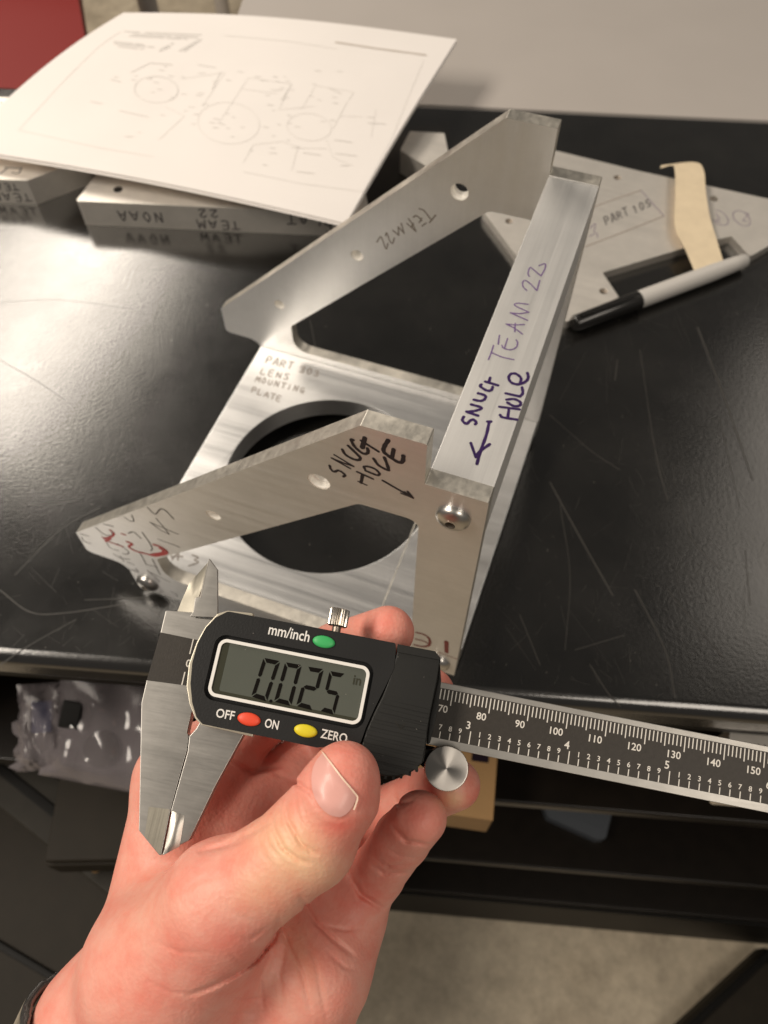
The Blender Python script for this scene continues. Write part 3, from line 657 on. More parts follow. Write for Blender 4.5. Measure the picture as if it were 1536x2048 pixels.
link('screw_hole', finish(lathe([(0, .1), (3.2, .1), (3.2, .16), (0, .16)], 18, f=lambda x, y, z: (x+(at_z(236, 379, 20.4)-P0n)[0], y+(at_z(236, 379, 20.4)-P0n)[1], 20.4+z)), 'screw_hole'), BLK_R, noaa)
lb, P0l, pll = block('lettered_block', [(54, 361), (-190, 352), (-130, 190), (200, 200), (172, 318)], 20.4, 'white metal block with a sloping corner at the left edge under the paper')
l0 = at_z(54, 361, 20.4); l1 = at_z(-190, 352, 20.4); ex2 = (l1-l0)/np.linalg.norm(l1-l0); P0n_ = P0n; nn2 = np.cross((0, 0, 1.0), ex2)
fl = lambda s, h: ex2*s+np.array([0, 0, h])
Ll = lettering('TEAM', (3, 9), (7.5, 0), (0, -6), fl)+lettering('TEAM', (9, 17), (6, 0), (0, -5), fl)
link('handwriting', finish(ribbons(Ll, nn2, 1.0), 'handwriting', 0), INK_G, lb)
tl = lambda a, b: at_z(*Z(0, 150, 6.2045)(a, b), 20.4)-np.array([P0l[0], P0l[1], 0])
Lt = [[tl(0, 1230), tl(90, 1160)], [tl(60, 1150), tl(260, 1160)], [tl(150, 1210), tl(230, 1220), tl(270, 1150)], [tl(0, 345), tl(110, 350)], [tl(0, 470), tl(30, 480)]]
link('handwriting', finish(ribbons(Lt, (0, 0, 1), 1.0), 'handwriting', 0), INK_G, lb)
wbk, _, _ = block('rounded_block', [(862, 338), (900, 322), (889, 266), (820, 262), (800, 300)], 19.0, 'small pale block with rounded corner beside the paper', ALU_PLATE)
# paper sheets: a bilinear patch between four corners with a gentle curl
c_fr, c_br = at_z(692, 447, 26), at_z(914, 74, 41); c_bl = at_z(248, 29, 41); c_fl = at_z(-95, 296, 30)
def sheet(s, t, dz=0.0):
    p = (c_fr*(1-s)+c_fl*s)*(1-t)+(c_br*(1-s)+c_bl*s)*t
    z = 7.0*math.sin(math.pi*s)*(.35+.65*t) + 13*max(0, s-.62)**1.0*math.sin(math.pi*min(1, max(0, (t-.05)/.95)))*1.6
    z += 2.2*math.sin(3.0*s+4*t)
    return p+np.array([0, 0, z+dz])
def paper(name, dz, shift, label):
    bm = bmesh.new(); nx, ny = 34, 26; V = {}
    for i in range(nx+1):
        for j in range(ny+1):
            p = sheet(i/nx, j/ny, dz)+np.array([shift[0], shift[1], 0])
            V[i, j, 0] = bm.verts.new(p); V[i, j, 1] = bm.verts.new(p-np.array([0, 0, .28]))
    for i in range(nx):
        for j in range(ny):
            for s in (0, 1): bm.faces.new((V[i, j, s], V[i+1, j, s], V[i+1, j+1, s], V[i, j+1, s]))
    for i in range(nx):
        for j in (0, ny): bm.faces.new((V[i, j, 0], V[i+1, j, 0], V[i+1, j, 1], V[i, j, 1]))
    for j in range(ny):
        for i in (0, nx): bm.faces.new((V[i, j, 0], V[i, j+1, 0], V[i, j+1, 1], V[i, j, 1]))
    return tag(link(name, finish(bm, name, 50), PAPER), label, 'paper', 'sheets of paper stacked on the metal blocks')
top = paper('paper_sheet', 0, (0, 0), 'topmost white sheet with a faint technical drawing')
paper('paper_sheet', -1.5, (.8, -1.5), 'lower white sheet peeking out under the front edge of the drawing sheet')
def pxst(x, y):
    s, t = .5, .5
    def pr(s, t):
        q_ = RC @ (sheet(s, t)-CC); return np.array([768+F*q_[0]/q_[2], 1024+F*q_[1]/q_[2]])
    for _ in range(12):
        e0 = pr(s, t)-np.array([x, y]); J = np.stack([(pr(s+1e-4, t)-pr(s, t))/1e-4, (pr(s, t+1e-4)-pr(s, t))/1e-4], 1)
        dd = np.linalg.solve(J, -e0); s += dd[0]; t += dd[1]
    return np.array([s, t])
zA = Z(0, 20, 3.2); zB = Z(430, 60, 3.1347)
def pl(zoom, pts, n=6):
    st = [pxst(*zoom(*p)) for p in pts]; out = []
    for a, b in zip(st, st[1:]):
        for k in range(n): out.append(sheet(*(a*(1-k/n)+b*k/n)))
    out.append(sheet(*st[-1])); return out
def ell(zoom, cx, cy, rx, ry, tilt=0, a0=0, a1=6.2832, n=22):
    return [sheet(*pxst(*zoom(cx+rx*math.cos(t)*math.cos(tilt)-ry*math.sin(t)*math.sin(tilt), cy+rx*math.cos(t)*math.sin(tilt)+ry*math.sin(t)*math.cos(tilt)))) for t in np.linspace(a0, a1, n)]
thin = [pl(zA, [(120, 770), (640, 230), (770, 140)]), pl(zA, [(120, 770), (620, 880), (980, 940)]), pl(zB, [(180, 890), (540, 965), (930, 1015)]), pl(zB, [(930, 1015), (1110, 680), (1310, 190)]), pl(zB, [(60, 35), (480, 75), (760, 120)]),
        ell(zB, 85, 585, 195, 130, .1), ell(zB, 590, 610, 140, 85, .1), ell(zA, 1000, 510, 140, 85, .05, 0, 6), pl(zA, [(1060, 620), (1180, 680), (1020, 830)]), pl(zA, [(1300, 610), (1440, 400), (1160, 440)]),
        pl(zB, [(20, 590), (210, 300), (480, 340), (400, 500), (620, 480)]), pl(zB, [(540, 500), (630, 350), (870, 390), (840, 440)]), pl(zB, [(180, 830), (240, 720), (420, 700), (520, 735), (480, 880)]), pl(zB, [(700, 690), (740, 800), (860, 850)]),
        pl(zB, [(780, 540), (920, 545)]), pl(zB, [(1010, 500), (980, 670)]), pl(zB, [(160, 370), (390, 400)]), pl(zB, [(740, 620), (830, 450)]), pl(zB, [(480, 740), (700, 745)])]
bold = [pl(zA, [(580, 585), (650, 600)]), pl(zA, [(765, 645), (945, 685)]), pl(zA, [(710, 445), (770, 460)]), pl(zA, [(840, 400), (960, 340), (1100, 350)]), pl(zA, [(1270, 350), (1380, 370)]), pl(zA, [(1270, 405), (1310, 405)]), pl(zA, [(1360, 505), (1410, 400)]), pl(zA, [(800, 810), (850, 812)]),
        ell(zA, 1000, 510, 140, 85, .05, -1.9, .9, 12), ell(zA, 1000, 510, 140, 85, .05, 2.5, 3.6, 8), pl(zB, [(750, 690), (855, 705)]), pl(zB, [(755, 775), (885, 790)]), pl(zB, [(340, 770), (385, 775)]), pl(zB, [(555, 770), (660, 785)]), pl(zB, [(515, 888), (620, 900)]), pl(zB, [(790, 850), (840, 852)]), pl(zB, [(955, 545), (1000, 550)]), pl(zB, [(960, 582), (1065, 590)]), pl(zB, [(420, 435), (480, 340)]), pl(zB, [(720, 370), (790, 400)]), pl(zB, [(500, 730), (530, 735)]), pl(zB, [(300, 845), (322, 848)]), pl(zB, [(320, 410), (340, 410)]), pl(zB, [(390, 376), (415, 378)]), pl(zB, [(250, 292), (285, 294)])]
heavy = [pl(zA, [(800, 140), (960, 160), (1200, 165), (1290, 165)]), pl(zA, [(820, 160), (1000, 175), (1250, 180)]), pl(zA, [(715, 200), (800, 225), (920, 245)]), pl(zA, [(740, 215), (980, 215)]), pl(zA, [(1270, 180), (1200, 240), (1150, 260)]), pl(zA, [(1030, 250), (1060, 205), (1110, 210), (1050, 262)])]
hline = [pl(zB, [(760, 78), (1000, 115), (1320, 158)])]
up = (0, 0, 1)
link('printed_lines', finish(ribbons(thin, up, .38, lift=.14, smooth=False), 'printed_lines', 0), PRINT_L, top)
link('printed_lines', finish(ribbons(bold, up, .85, lift=.2, smooth=False), 'printed_lines', 0), PRINT_L, top)
rows_ = []
for (x0, y0), (x1, y1), nn_ in (((800, 138), (1290, 160), 26), ((815, 152), (1270, 176), 24), ((830, 166), (1200, 186), 20), ((715, 200), (920, 222), 12), ((735, 216), (985, 238), 14), ((760, 232), (920, 250), 9), ((1150, 262), (1270, 190), 8), ((1030, 250), (1110, 212), 6), ((1020, 262), (1090, 235), 6), ((1180, 262), (1290, 185), 8)):
    for k in range(nn_):
        if rng.uniform() < .12: continue
        t0 = k/nn_; t1 = (k+.62)/nn_; rows_.append(pl(zA, [(x0+(x1-x0)*t0, y0+(y1-y0)*t0), (x0+(x1-x0)*t1, y0+(y1-y0)*t1)], 2))
link('printed_text', finish(ribbons(rows_, up, 1.7, lift=.2, smooth=False), 'printed_text', 0), PRINT_L, top)
dims = []
for k in range(70):   # dimension figures scattered round the three views
    cx_, cy_ = [(1000, 430), (1500, 700), (1150, 640), (1750, 420), (1980, 560), (1850, 760)][k % 6]; x_ = cx_+rng.normal(0, 150); y_ = cy_+rng.normal(0, 85)
    if not (500 < x_ < 2300 and 330 < y_ < 900): continue
    L_ = rng.uniform(14, 34); dims.append(pl(zA, [(x_, y_), (x_+L_, y_+L_*.12)], 2))
link('printed_text', finish(ribbons(dims, up, .8, lift=.2, smooth=False), 'printed_text', 0), PRINT_L, top)
link('printed_text', finish(ribbons(hline, up, 1.9, lift=.2, smooth=False), 'printed_text', 0), PRINT, top)
# ------------------------------------------------------------------ digital caliper
KR = np.array([[0.98160222, -0.19003682, 0.01852276], [0.18069585, 0.95591404, 0.23146783], [-0.06169357, -0.22386235, 0.97266621]])
KT = np.array([-50.53128251, 32.16766084, 215.09334581])
def kl(x, y, h=0.0):
    v = KR.T @ np.array([(x-768)/F, (y-1024)/F, 1.0]); o = -KR.T @ KT; P = o+(-h-o[2])/v[2]*v; return (P[0], P[1])
cal = bpy.data.objects.new('digital_caliper', None); COL.objects.link(cal)
tag(cal, 'digital caliper with black plastic body and LCD held in front of the bracket', 'caliper')
WR = RC.T @ KR; wt = RC.T @ KT+CC; m = Matrix.Identity(4)
for i in range(3):
    m[i][0] = WR[i, 0]; m[i][1] = -WR[i, 1]; m[i][2] = -WR[i, 2]; m[i][3] = wt[i]*MM
cal.matrix_world = m; cal.empty_display_size = .02
KF = lambda a, b, h: (a, -b, h)
zc = Z(240, 1080, 2.2588)
def KP(pts, h=0.0, zoom=None): return [kl(*(zoom or zc)(*p), h) for p in pts]
def kpart(name, poly, h0, h1, mat, parent=cal, holes=(), bev=.15, seg=2, sm=40): return link(name, finish(prism(poly, holes, h0, h1, f=KF, bev=bev, seg=seg), name, sm), mat, parent)
beam = kpart('beam', [(4.5, 0), (215, 0), (215, 16), (4.5, 16)], -3.5, 0, STEEL, bev=.2)
kpart('scale_panel', [(60, 1.45), (196, 1.45), (196, 14.0), (60, 14.0)], .0, .05, PANEL, beam, bev=0)
# scale print
bm = bmesh.new()
def tick(x, y0, y1, w_, h=.075):
    vs = [bm.verts.new((a, -b, h)) for a, b in ((x-w_/2, y0), (x+w_/2, y0), (x+w_/2, y1), (x-w_/2, y1))]; bm.faces.new(vs)
for k in range(66, 171):
    tick(k, 1.65, 5.43 if k % 10 == 0 else (4.85 if k % 5 == 0 else 4.25), .27)
for k in range(26, 67):
    tick(k*2.54, 10.75 if k % 10 == 0 else 12.25, 13.94, .26)
def kt(body, cx, cy, hgt, h=.08, w_=None):
    V, Fc = flat_text(body, w_, hgt); V = V.copy(); wd = V[:, 0].max()
    V[:, 0] += cx-wd/2; V[:, 1] += -cy-hgt/2; V[:, 2] = h; add_raw(bm, V, Fc)
for k in range(70, 171, 10):
    n = len(str(k)); kt(str(k), k-(1.75 if n == 2 else 2.35), 6.55, 1.85)
for k in range(26, 67):
    if k % 10 == 0: kt(str(k//10), k*2.54-.85, 9.35, 1.95)
    else: kt(str(k % 10), k*2.54-.15, 11.15, 1.3)
link('scale_markings', finish(bm, 'scale_markings', 0), SCALEW, beam)
# fixed jaw head
fj = KP([(205,318),(250,320),(300,328),(338,326),(345,262),(366,255),(404,86),(440,132),(440,330),(420,345),(380,500),(350,700),(320,760),(322,792),(303,890),(296,960),(228,1216),(190,1428),(176,1424),(84,1312),(96,735),(120,632),(150,500),(183,415)])
fj = KP([(205,318),(335,327),(345,345),(420,352),(420,500),(378,760),(322,785),(300,862),(312,886),(303,960),(231,1216),(193,1240),(182,1424),(84,1312),(96,735),(120,632),(183,415)])
fj = KP([(206,318),(335,327),(345,350),(430,360),(400,700),(330,760),(322,782),(303,870),(310,888),(302,950),(229,1216),(186,1426),(176,1424),(84,1312),(96,735),(120,632),(183,415)])
jaw = kpart('fixed_jaw', fj, -3.5, 0, STEEL, bev=.25)
kpart('black_strip', KP([(183,417),(352,452),(318,660),(121,634)]), 0, .05, PANEL, jaw, bev=0)
bm = bmesh.new()
for (a, b, c, d) in ((332, 447, 315, 515), (293, 596, 280, 655)):
    p, q_ = np.array(kl(*zc(a, b))), np.array(kl(*zc(c, d))); tick((p[0]+q_[0])/2, p[1], q_[1], .3)
cx, cy = kl(*zc(306, 556)); kt('0', cx+.2, cy, 2.0)
link('zero_mark', finish(bm, 'zero_mark', 0), SCALEW, jaw)
# ground knife facet at the tip of the fixed jaw
kpart('knife_facet', KP([(130,1205),(224,1216),(184,1420),(178,1420),(112,1338)]), .0, .04, STEEL_DK, jaw, bev=0)
# internal jaws: bevelled blade of the fixed one, flat blade of the moving one in front
bl = KP([(245,320),(268,262),(300,190),(335,150),(403,86),(372,200),(350,262),(335,327)])
bm = bmesh.new(); V0 = [bm.verts.new(KF(p[0], p[1], -3.2)) for p in bl]
hh = [-2.9, -2.9, -2.9, -2.9, -1.2, -.9, -.7, -.7]; V1 = [bm.verts.new(KF(p[0], p[1], h)) for p, h in zip(bl, hh)]
bm.faces.new(V0); n = len(bl)
ctr = bm.verts.new(KF(*kl(*zc(320, 250)), -1.7))
for i in range(n):
    bm.faces.new((V0[i], V0[(i+1) % n], V1[(i+1) % n], V1[i])); bm.faces.new((V1[i], V1[(i+1) % n], ctr))
link('upper_blade', finish(bm, 'upper_blade', 50), STEEL_DK, jaw)
mi = KP([(318,345),(334,324),(341,264),(363,257),(392,125),(404,84),(442,135),(443,350)])
mv = kpart('moving_jaw', KP([(372,800),(345,850),(313,886),(304,960),(231,1217),(233,1300),(189,1428),(248,1390),(312,1358),(430,1112),(558,878),(640,760),(420,740)]), -3.5, 0, STEEL, bev=.25)
kpart('upper_blade', mi, -.6, .55, STEEL, mv, bev=.12)
kpart('blade_facet', KP([(345,262),(364,256),(392,128),(404,92),(368,262)]), .56, .62, STEEL_BR, mv, bev=0)
tipp = KP([(236,1224),(288,1236),(293,1244),(270,1384),(196,1424)])
bm = bmesh.new(); rows = []
for t in np.linspace(0, 1, 12):
    a0 = np.array(tipp[0])*(1-t)+np.array(tipp[4])*t; b0 = np.array(tipp[2])*(1-t)+np.array(tipp[3])*t
    rows.append([bm.verts.new(KF(*(a0*(1-s)+b0*s), .05+.55*math.sin(math.pi*s)*math.sin(math.pi*t)**.5+.03)) for s in np.linspace(0, 1, 8)])
for A, B in zip(rows, rows[1:]):
    for k in range(7): bm.faces.new((A[k], A[k+1], B[k+1], B[k]))
link('ground_tip', finish(bm, 'ground_tip', 60), STEEL_BR, mv)
# slider plate: pale edge seen along the left of the housing
lrim = [(486,318),(440,332),(384,392),(344,465),(310,560),(299,660),(312,740),(338,806),(366,836),(600,890),(600,330)]
kpart('slider_plate', KP(lrim, 3.5), .7, 3.4, CREAM, bev=.3)
kpart('slider_back', [(6, -4), (64, -4), (64, 20), (6, 20)], -6, -3.6, DARK, bev=.5)
kpart('slider_rail', [(11, -4.5), (64, -4.5), (64, -.1), (11, -.1)], -3.55, 3.3, DARK, bev=.2)
kpart('slider_rail', [(20, 16.1), (64, 16.1), (64, 19.5), (20, 19.5)], -3.55, 3.3, DARK, bev=.2)
# housing with an LCD window
HH = 9.0
out = [(488,322),(870,393),(1245,466),(1246,500),(1238,580),(1200,660),(1150,760),(1112,845),(1086,918),(890,938),(700,898),(372,832),(345,800),(326,735),(318,650),(326,555),(350,468),(385,400),(432,350)]
hp = KP(out, HH); win_o = rounded([(8.3, -.9), (49.3, -.9), (49.3, 15.5), (8.3, 15.5)], 2.9, 6)
house = kpart('housing', rounded(hp, [1.5,0,.4,0,0,0,0,0,.4,0,0,.8,0,0,0,0,0,0,0], 4), 2.0, HH, BLK, holes=[win_o], bev=.45, seg=3)
kpart('recess', rounded([(8.0, -1.2), (49.6, -1.2), (49.6, 15.8), (8.0, 15.8)], 2.9, 5), 6.0, 7.6, BLK_R, house, bev=0)
fr_o = rounded([(9.25, .05), (48.35, .05), (48.35, 14.55), (9.25, 14.55)], 2.2, 8); fr_i = rounded([(10.05, .85), (47.55, .85), (47.55, 13.75), (10.05, 13.75)], 1.5, 8)
kpart('display_frame', fr_o, 7.7, 8.75, WHITE, house, holes=[fr_i], bev=.06, seg=1)
lcd = kpart('display', fr_i, 7.7, 8.35, LCDM, house, bev=0)
kpart('display_border', rounded([(10.1, .9), (12.0, .9), (12.0, 12.9), (47.5, 12.9), (47.5, 13.7), (10.1, 13.7)], [1.4, 0, .5, 0, .6, 1.4], 4), 8.35, 8.37, LCDE, lcd, bev=0)
zd = Z(400, 1270, 4.5176)
quads = [((575,205),(726,236),(603,603),(462,555)), ((770,245),(920,272),(822,642),(668,602)), ((970,285),(1118,308),(1020,683),(868,640)), ((1172,325),(1312,350),(1212,722),(1083,685))]
digs = ['abcdef', 'abcdef', 'abged', 'afgcd']
tx, ty, gp = .25, .105, .025
SEGS = {'a': [(.06,0),(.94,0),(1-tx,ty),(tx,ty)], 'd': [(tx,1-ty),(1-tx,1-ty),(.94,1),(.06,1)], 'f': [(0,.03),(tx-.04,ty+.02),(tx-.04,.44),(tx/2,.485),(0,.455)],
        'b': [(1,.03),(1-tx+.04,ty+.02),(1-tx+.04,.44),(1-tx/2,.485),(1,.455)], 'e': [(0,.545),(tx/2,.515),(tx-.04,.56),(tx-.04,1-ty-.02),(0,.97)], 'c': [(1,.545),(1-tx/2,.515),(1-tx+.04,.56),(1-tx+.04,1-ty-.02),(1,.97)],
        'g': [(.12,.5),(tx,.45),(1-tx,.45),(.88,.5),(1-tx,.55),(tx,.55)]}
for qd, dg in zip(quads, digs):
    Q = [np.array(kl(*zd(*p), 8.45)) for p in qd]; bm = bmesh.new()
    for s in dg:
        vs = []
        for a, b in SEGS[s]:
            p = (Q[0]*(1-a)+Q[1]*a)*(1-b)+(Q[3]*(1-a)+Q[2]*a)*b; vs.append(bm.verts.new(KF(p[0], p[1], 8.45)))
        bm.faces.new(vs)
    link('digit', finish(bm, 'digit', 0), SEG, lcd)
px_, py_ = kl(*zd(640, 597), 8.45)
bm = bmesh.new(); bm.faces.new([bm.verts.new(KF(a, b, 8.45)) for a, b in circle(px_, py_, .42, 8)]); link('decimal_point', finish(bm, 'decimal_point', 0), SEG, lcd)
def ktext(name, body, p0, p1, caph, h, mat, parent, zoom=zc, desc=0):
    """text whose baseline runs from pixel p0 to p1; caph = height in mm of the whole glyph box"""
    a = np.array(kl(*zoom(*p0), h)); b = np.array(kl(*zoom(*p1), h)); d = b-a; L_ = np.linalg.norm(d); d /= L_; up_ = np.array([d[1], -d[0]])
    V, Fc = flat_text(body, L_, caph); bm = bmesh.new()
    W_ = [KF(*(a+d*v[0]+up_*(v[1]-desc)), h) for v in V]; add_raw(bm, W_, Fc)
    link(name, finish(bm, name, 0), mat, parent)
ktext('unit_symbol', 'in', (1378, 445), (1448, 458), 2.3, 8.46, LCDE, lcd, zd)
HT = HH+.02
ktext('printed_text', 'mm/inch', (668, 426), (852, 462), 2.75, HT, WHITE, house)
ktext('printed_text', 'OFF', (431, 800), (513, 815), 2.2, HT, WHITE, house)
ktext('printed_text', 'ON', (651, 846), (712, 858), 2.2, HT, WHITE, house)
ktext('printed_text', 'ZERO', (904, 893), (1022, 918), 2.2, HT, WHITE, house)
def button(name, c, rx, ry, mat):
    cx, cy = kl(*zc(*c), HH)
    bm = lathe([(1.06, -.25), (1.06, .0), (.98, .28), (.80, .48), (.45, .60), (0, .64)], 36, f=lambda x, y, h: (cx+x*rx, -(cy+y*ry), HH+h))
    link(name, finish(bm, name, 60), mat, house)
    bm = lathe([(1.07, .015), (1.16, .015)], 36, f=lambda x, y, h: (cx+x*rx, -(cy+y*ry), HH+h)); link('button_gap', finish(bm, 'button_gap', 0), BLK_R, house)
button('green_button', (921, 460), 2.72, 1.45, GRN); button('red_button', (583, 810), 2.78, 1.5, RED); button('yellow_button', (839, 862), 2.78, 1.45, YEL)
# end cap with grip grooves
zq = Z(700, 1260, 5.9077)
capo = [(562,165),(1005,250),(1075,335),(1062,400),(1040,560),(985,830),(935,1080),(895,1380),(868,1555),(790,1640),(690,1700),(560,1732),(430,1730),(330,1712),(250,1600),(180,1480),(135,1365),(190,1190),(290,960),(380,780),(450,600),(505,430),(550,270)]
cp = kpart('battery_cover', KP(capo, HH, zq), 1.0, HH-.1, BLK_G, house, bev=.5, seg=3)
lk = kpart('cover_ledge', KP([(562,165),(1005,250),(1075,335),(1060,355),(560,262)], HH+.3, zq), HH-.25, HH+.3, BLK_G, cp, bev=.12)
for a, b in (((400,820),(950,945)),((345,915),(932,1055)),((295,1000),(915,1143)),((250,1090),(905,1238)),((205,1180),(890,1338)),((170,1275),(872,1432)),((190,1370),(855,1530)),((230,1470),(810,1610)),((280,1570),(700,1668))):
    p, q_ = np.array(kl(*zq(*a), HH)), np.array(kl(*zq(*b), HH)); d = (q_-p)/np.linalg.norm(q_-p); s = np.array([-d[1], d[0]])
    kpart('grip_rib', [tuple(p+s*-.10), tuple(q_+s*-.10), tuple(q_+s*1.05), tuple(p+s*1.05)], HH-.3, HH+.06, BLK_G, cp, bev=.05, seg=1)
bm = bmesh.new()
for a, b in (((420,1745),8),((515,1752),8),((605,1738),8),((705,1708),8),((788,1662),8),((345,1725),8)):
    x, y = kl(*zq(*a), HH-2); prism([(x-.3, y-.5), (x+.3, y-.5), (x+.3, y+.25), (x-.3, y+.25)], [], 3, HH-1, f=KF, bm=bm)
link('grip_teeth', finish(bm, 'grip_teeth', 0), BLK_G, cp)
kpart('side_skirt', KP([(1062,400),(1075,600),(1050,860),(1000,1100),(945,1335),(905,1350),(935,1080),(985,830),(1040,560)], 3.0, zq), .25, 4.2, BLK_G, cp, bev=.25)
bm = ribbons([[(*(np.array(kl(*zq(*p), HH))*np.array([1, -1])), HH+.07) for p in L] for L in ([(540,1080),(590,1170)], [(655,1100),(600,1170)])], (0, 0, 1), .16, lift=.02, smooth=False)
link('arrow_mark', finish(bm, 'arrow_mark', 0), DGREY, cp)
# specks of dust
bm = bmesh.new()
for k in range(30):
    x, y = rng.uniform(9, 64), rng.uniform(-6, 24)
    if 7.8 < x < 49.8 and -1.4 < y < 16 and k % 3: continue
    if x < 50 and y > 20: continue
    r = rng.uniform(.035, .085); bm.faces.new([bm.verts.new(KF(a, b, HH+.10)) for a, b in circle(x, y, r, 6)])
dust = link('dust_specks', finish(bm, 'dust_specks', 0), PRINT, house); tag(dust, kind='stuff')
# lock screw on the top edge (axis along the up direction) and thumb wheel (axis towards the viewer)
kx = 37.5; prf = [(1.15, 6.0), (1.15, 8.6), (2.2, 8.7), (2.55, 9.0), (2.55, 12.9), (2.3, 13.25), (2.15, 13.25), (2.0, 13.05), (0, 13.05)]
def kn(x, y, h): return (kx+x-(h-6)*.02, h, 4.0+y)
bm = bmesh.new(); lathe(prf[:3], 20, f=kn, bm=bm); link('lock_screw_stem', finish(bm, 'lock_screw_stem'), BOLT_DK, cal)
def knurled(prof, n, depth_, f):
    bm = bmesh.new(); rings = []
    for r, h, kk in prof:
        if r < 1e-6: rings.append([bm.verts.new(f(0, 0, h))]); continue
        rings.append([bm.verts.new(f((r-(depth_ if (kk and k % 2) else 0))*math.cos(2*math.pi*k/(2*n)), (r-(depth_ if (kk and k % 2) else 0))*math.sin(2*math.pi*k/(2*n)), h)) for k in range(2*n)])
    for A, B in zip(rings, rings[1:]):
        for k in range(2*n):
            j = (k+1) % (2*n)
            if len(A) == 1: bm.faces.new((A[0], B[k], B[j]))
            elif len(B) == 1: bm.faces.new((A[k], A[j], B[0]))
            else: bm.faces.new((A[k], A[j], B[j], B[k]))
    return bm
kb = knurled([(0, 8.55, 0), (2.0, 8.55, 0), (2.6, 8.9, 1), (2.65, 9.1, 1), (2.65, 12.95, 1), (2.55, 13.2, 1), (2.15, 13.3, 0), (2.0, 13.1, 0), (0, 13.1, 0)], 26, .28, kn)
link('lock_screw', finish(kb, 'lock_screw', 20), KNURL, cal)
tw = bpy.data.materials.new('turned_steel_face'); tw.use_nodes = True; b_ = tw.node_tree.nodes['Principled BSDF']
b_.inputs['Base Color'].default_value = (.40, .38, .355, 1); b_.inputs['Metallic'].default_value = 1; b_.inputs['Roughness'].default_value = .36; b_.inputs['Anisotropic'].default_value = .92
tg = nd(tw.node_tree, 'ShaderNodeTangent', direction_type='RADIAL', axis='Z'); tw.node_tree.links.new(tg.outputs[0], b_.inputs['Tangent'])
wx, wy = kl(893, 1537, 3.0)
wheel = bpy.data.objects.new('thumb_wheel', None); 
bm = knurled([(0, -3.2, 0), (5.0, -3.2, 0), (5.55, -2.8, 1), (5.6, 2.6, 1), (5.35, 3.0, 0)], 60, .16, lambda x, y, h: (x, y, h))
wh = link('thumb_wheel', finish(bm, 'thumb_wheel', 20), KNURL, cal, (wx, -wy, 0))
bm = lathe([(5.36, 2.99), (5.1, 3.04), (.3, 3.04), (0, 3.04)], 96); link('wheel_face', finish(bm, 'wheel_face', 60), tw, wh)
kpart('wheel_bracket', [(60, 16.2), (72, 16.6), (72, 21.5), (66, 22), (60, 19)], -6, -3.8, DARK, bev=.3)
kpart('wheel_yoke', [(63.5, 17.2), (70.5, 17.0), (70.5, 19.5), (63.5, 20.5)], -3.7, 1.6, DARK, bev=.3)
# ------------------------------------------------------------------ the hand, one continuous surface grown from a distance field
SK = {  # joints: photo pixel, distance from the lens in mm, radius in mm
 'thumb': [(330,1945,212,19.5), (448,1802,198,14.6), (545,1737,193.5,11.0), (617,1681,191.5,11.0), (676,1588,190,9.5), (690,1552,190,8.0)],
 'index': [(362,1565,236,12.5), (520,1432,256,9.8), (670,1302,240,8.0), (776,1264,223,7.2)],
 'middle': [(490,1640,244,13), (630,1510,262,9.8), (790,1430,243,8.0), (856,1388,223,7.4)],
 'ring': [(602,1728,242,12), (740,1645,255,9.0), (850,1592,233,7.4), (910,1569,216,6.7)],
 'pinky': [(676,1836,230,11), (753,1748,226,7.7), (804,1678,214,7.2), (840,1636,206,6.8)]}
PALM = [((385,1560,239,11.5),(490,1640,247,12)), ((490,1640,247,12),(602,1728,244,11.5)), ((602,1728,244,11.5),(676,1836,232,11)), ((362,1565,236,12.5),(302,1960,226,17)), ((490,1640,244,13),(370,1995,228,17)), ((602,1728,242,12),(460,2020,228,17)), ((676,1836,230,11.5),(628,1945,221,13.5)), ((628,1945,221,13.5),(562,2060,225,17)),
        ((302,1960,226,17),(228,2062,225,20)), ((370,1995,228,17),(350,2080,226,19)), ((460,2020,228,17),(450,2090,226,19)), ((228,2062,225,20),(60,2400,225,26)), ((562,2060,225,17),(420,2420,226,24)), ((350,2080,226,19),(230,2420,224,28)), ((330,1945,212,19.5),(420,1880,216,15))]
def cpt(p): return np.array([(p[0]-768)/F*p[2], (p[1]-1024)/F*p[2], p[2]])
def smin(a, b, k):
    h = np.clip(.5+.5*(b-a)/k, 0, 1); return b*(1-h)+a*h-k*h*(1-h)
def cone(P, A, B):
    a, b = cpt(A), cpt(B); ba = b-a; L2 = ba @ ba
    h = np.clip(((P-a) @ ba)/L2, 0, 1)
    return np.sqrt(((P-a-h[..., None]*ba)**2).sum(-1))-(A[3]+(B[3]-A[3])*h)
def polyd(P, pts, dd):
    """distance (mm) in the image plane from P to a pixel polyline drawn at depth dd"""
    q = P[..., :2]/P[..., 2:3]*dd; best = np.full(P.shape[:-1], 1e9); tap = np.zeros(P.shape[:-1]); ns = len(pts)-1; k_ = 0
    L = [np.array([(x-768)/F*dd, (y-1024)/F*dd]) for x, y in pts]
    for a, b in zip(L, L[1:]):
        ba = b-a; h = np.clip(((q-a) @ ba)/(ba @ ba), 0, 1); e = np.sqrt(((q-a-h[..., None]*ba)**2).sum(-1)); lt = e < best
        tap = np.where(lt, np.sin(np.pi*np.clip((k_+h)/ns, .0, 1))**.7, tap); best = np.where(lt, e, best); k_ += 1
    return best, tap
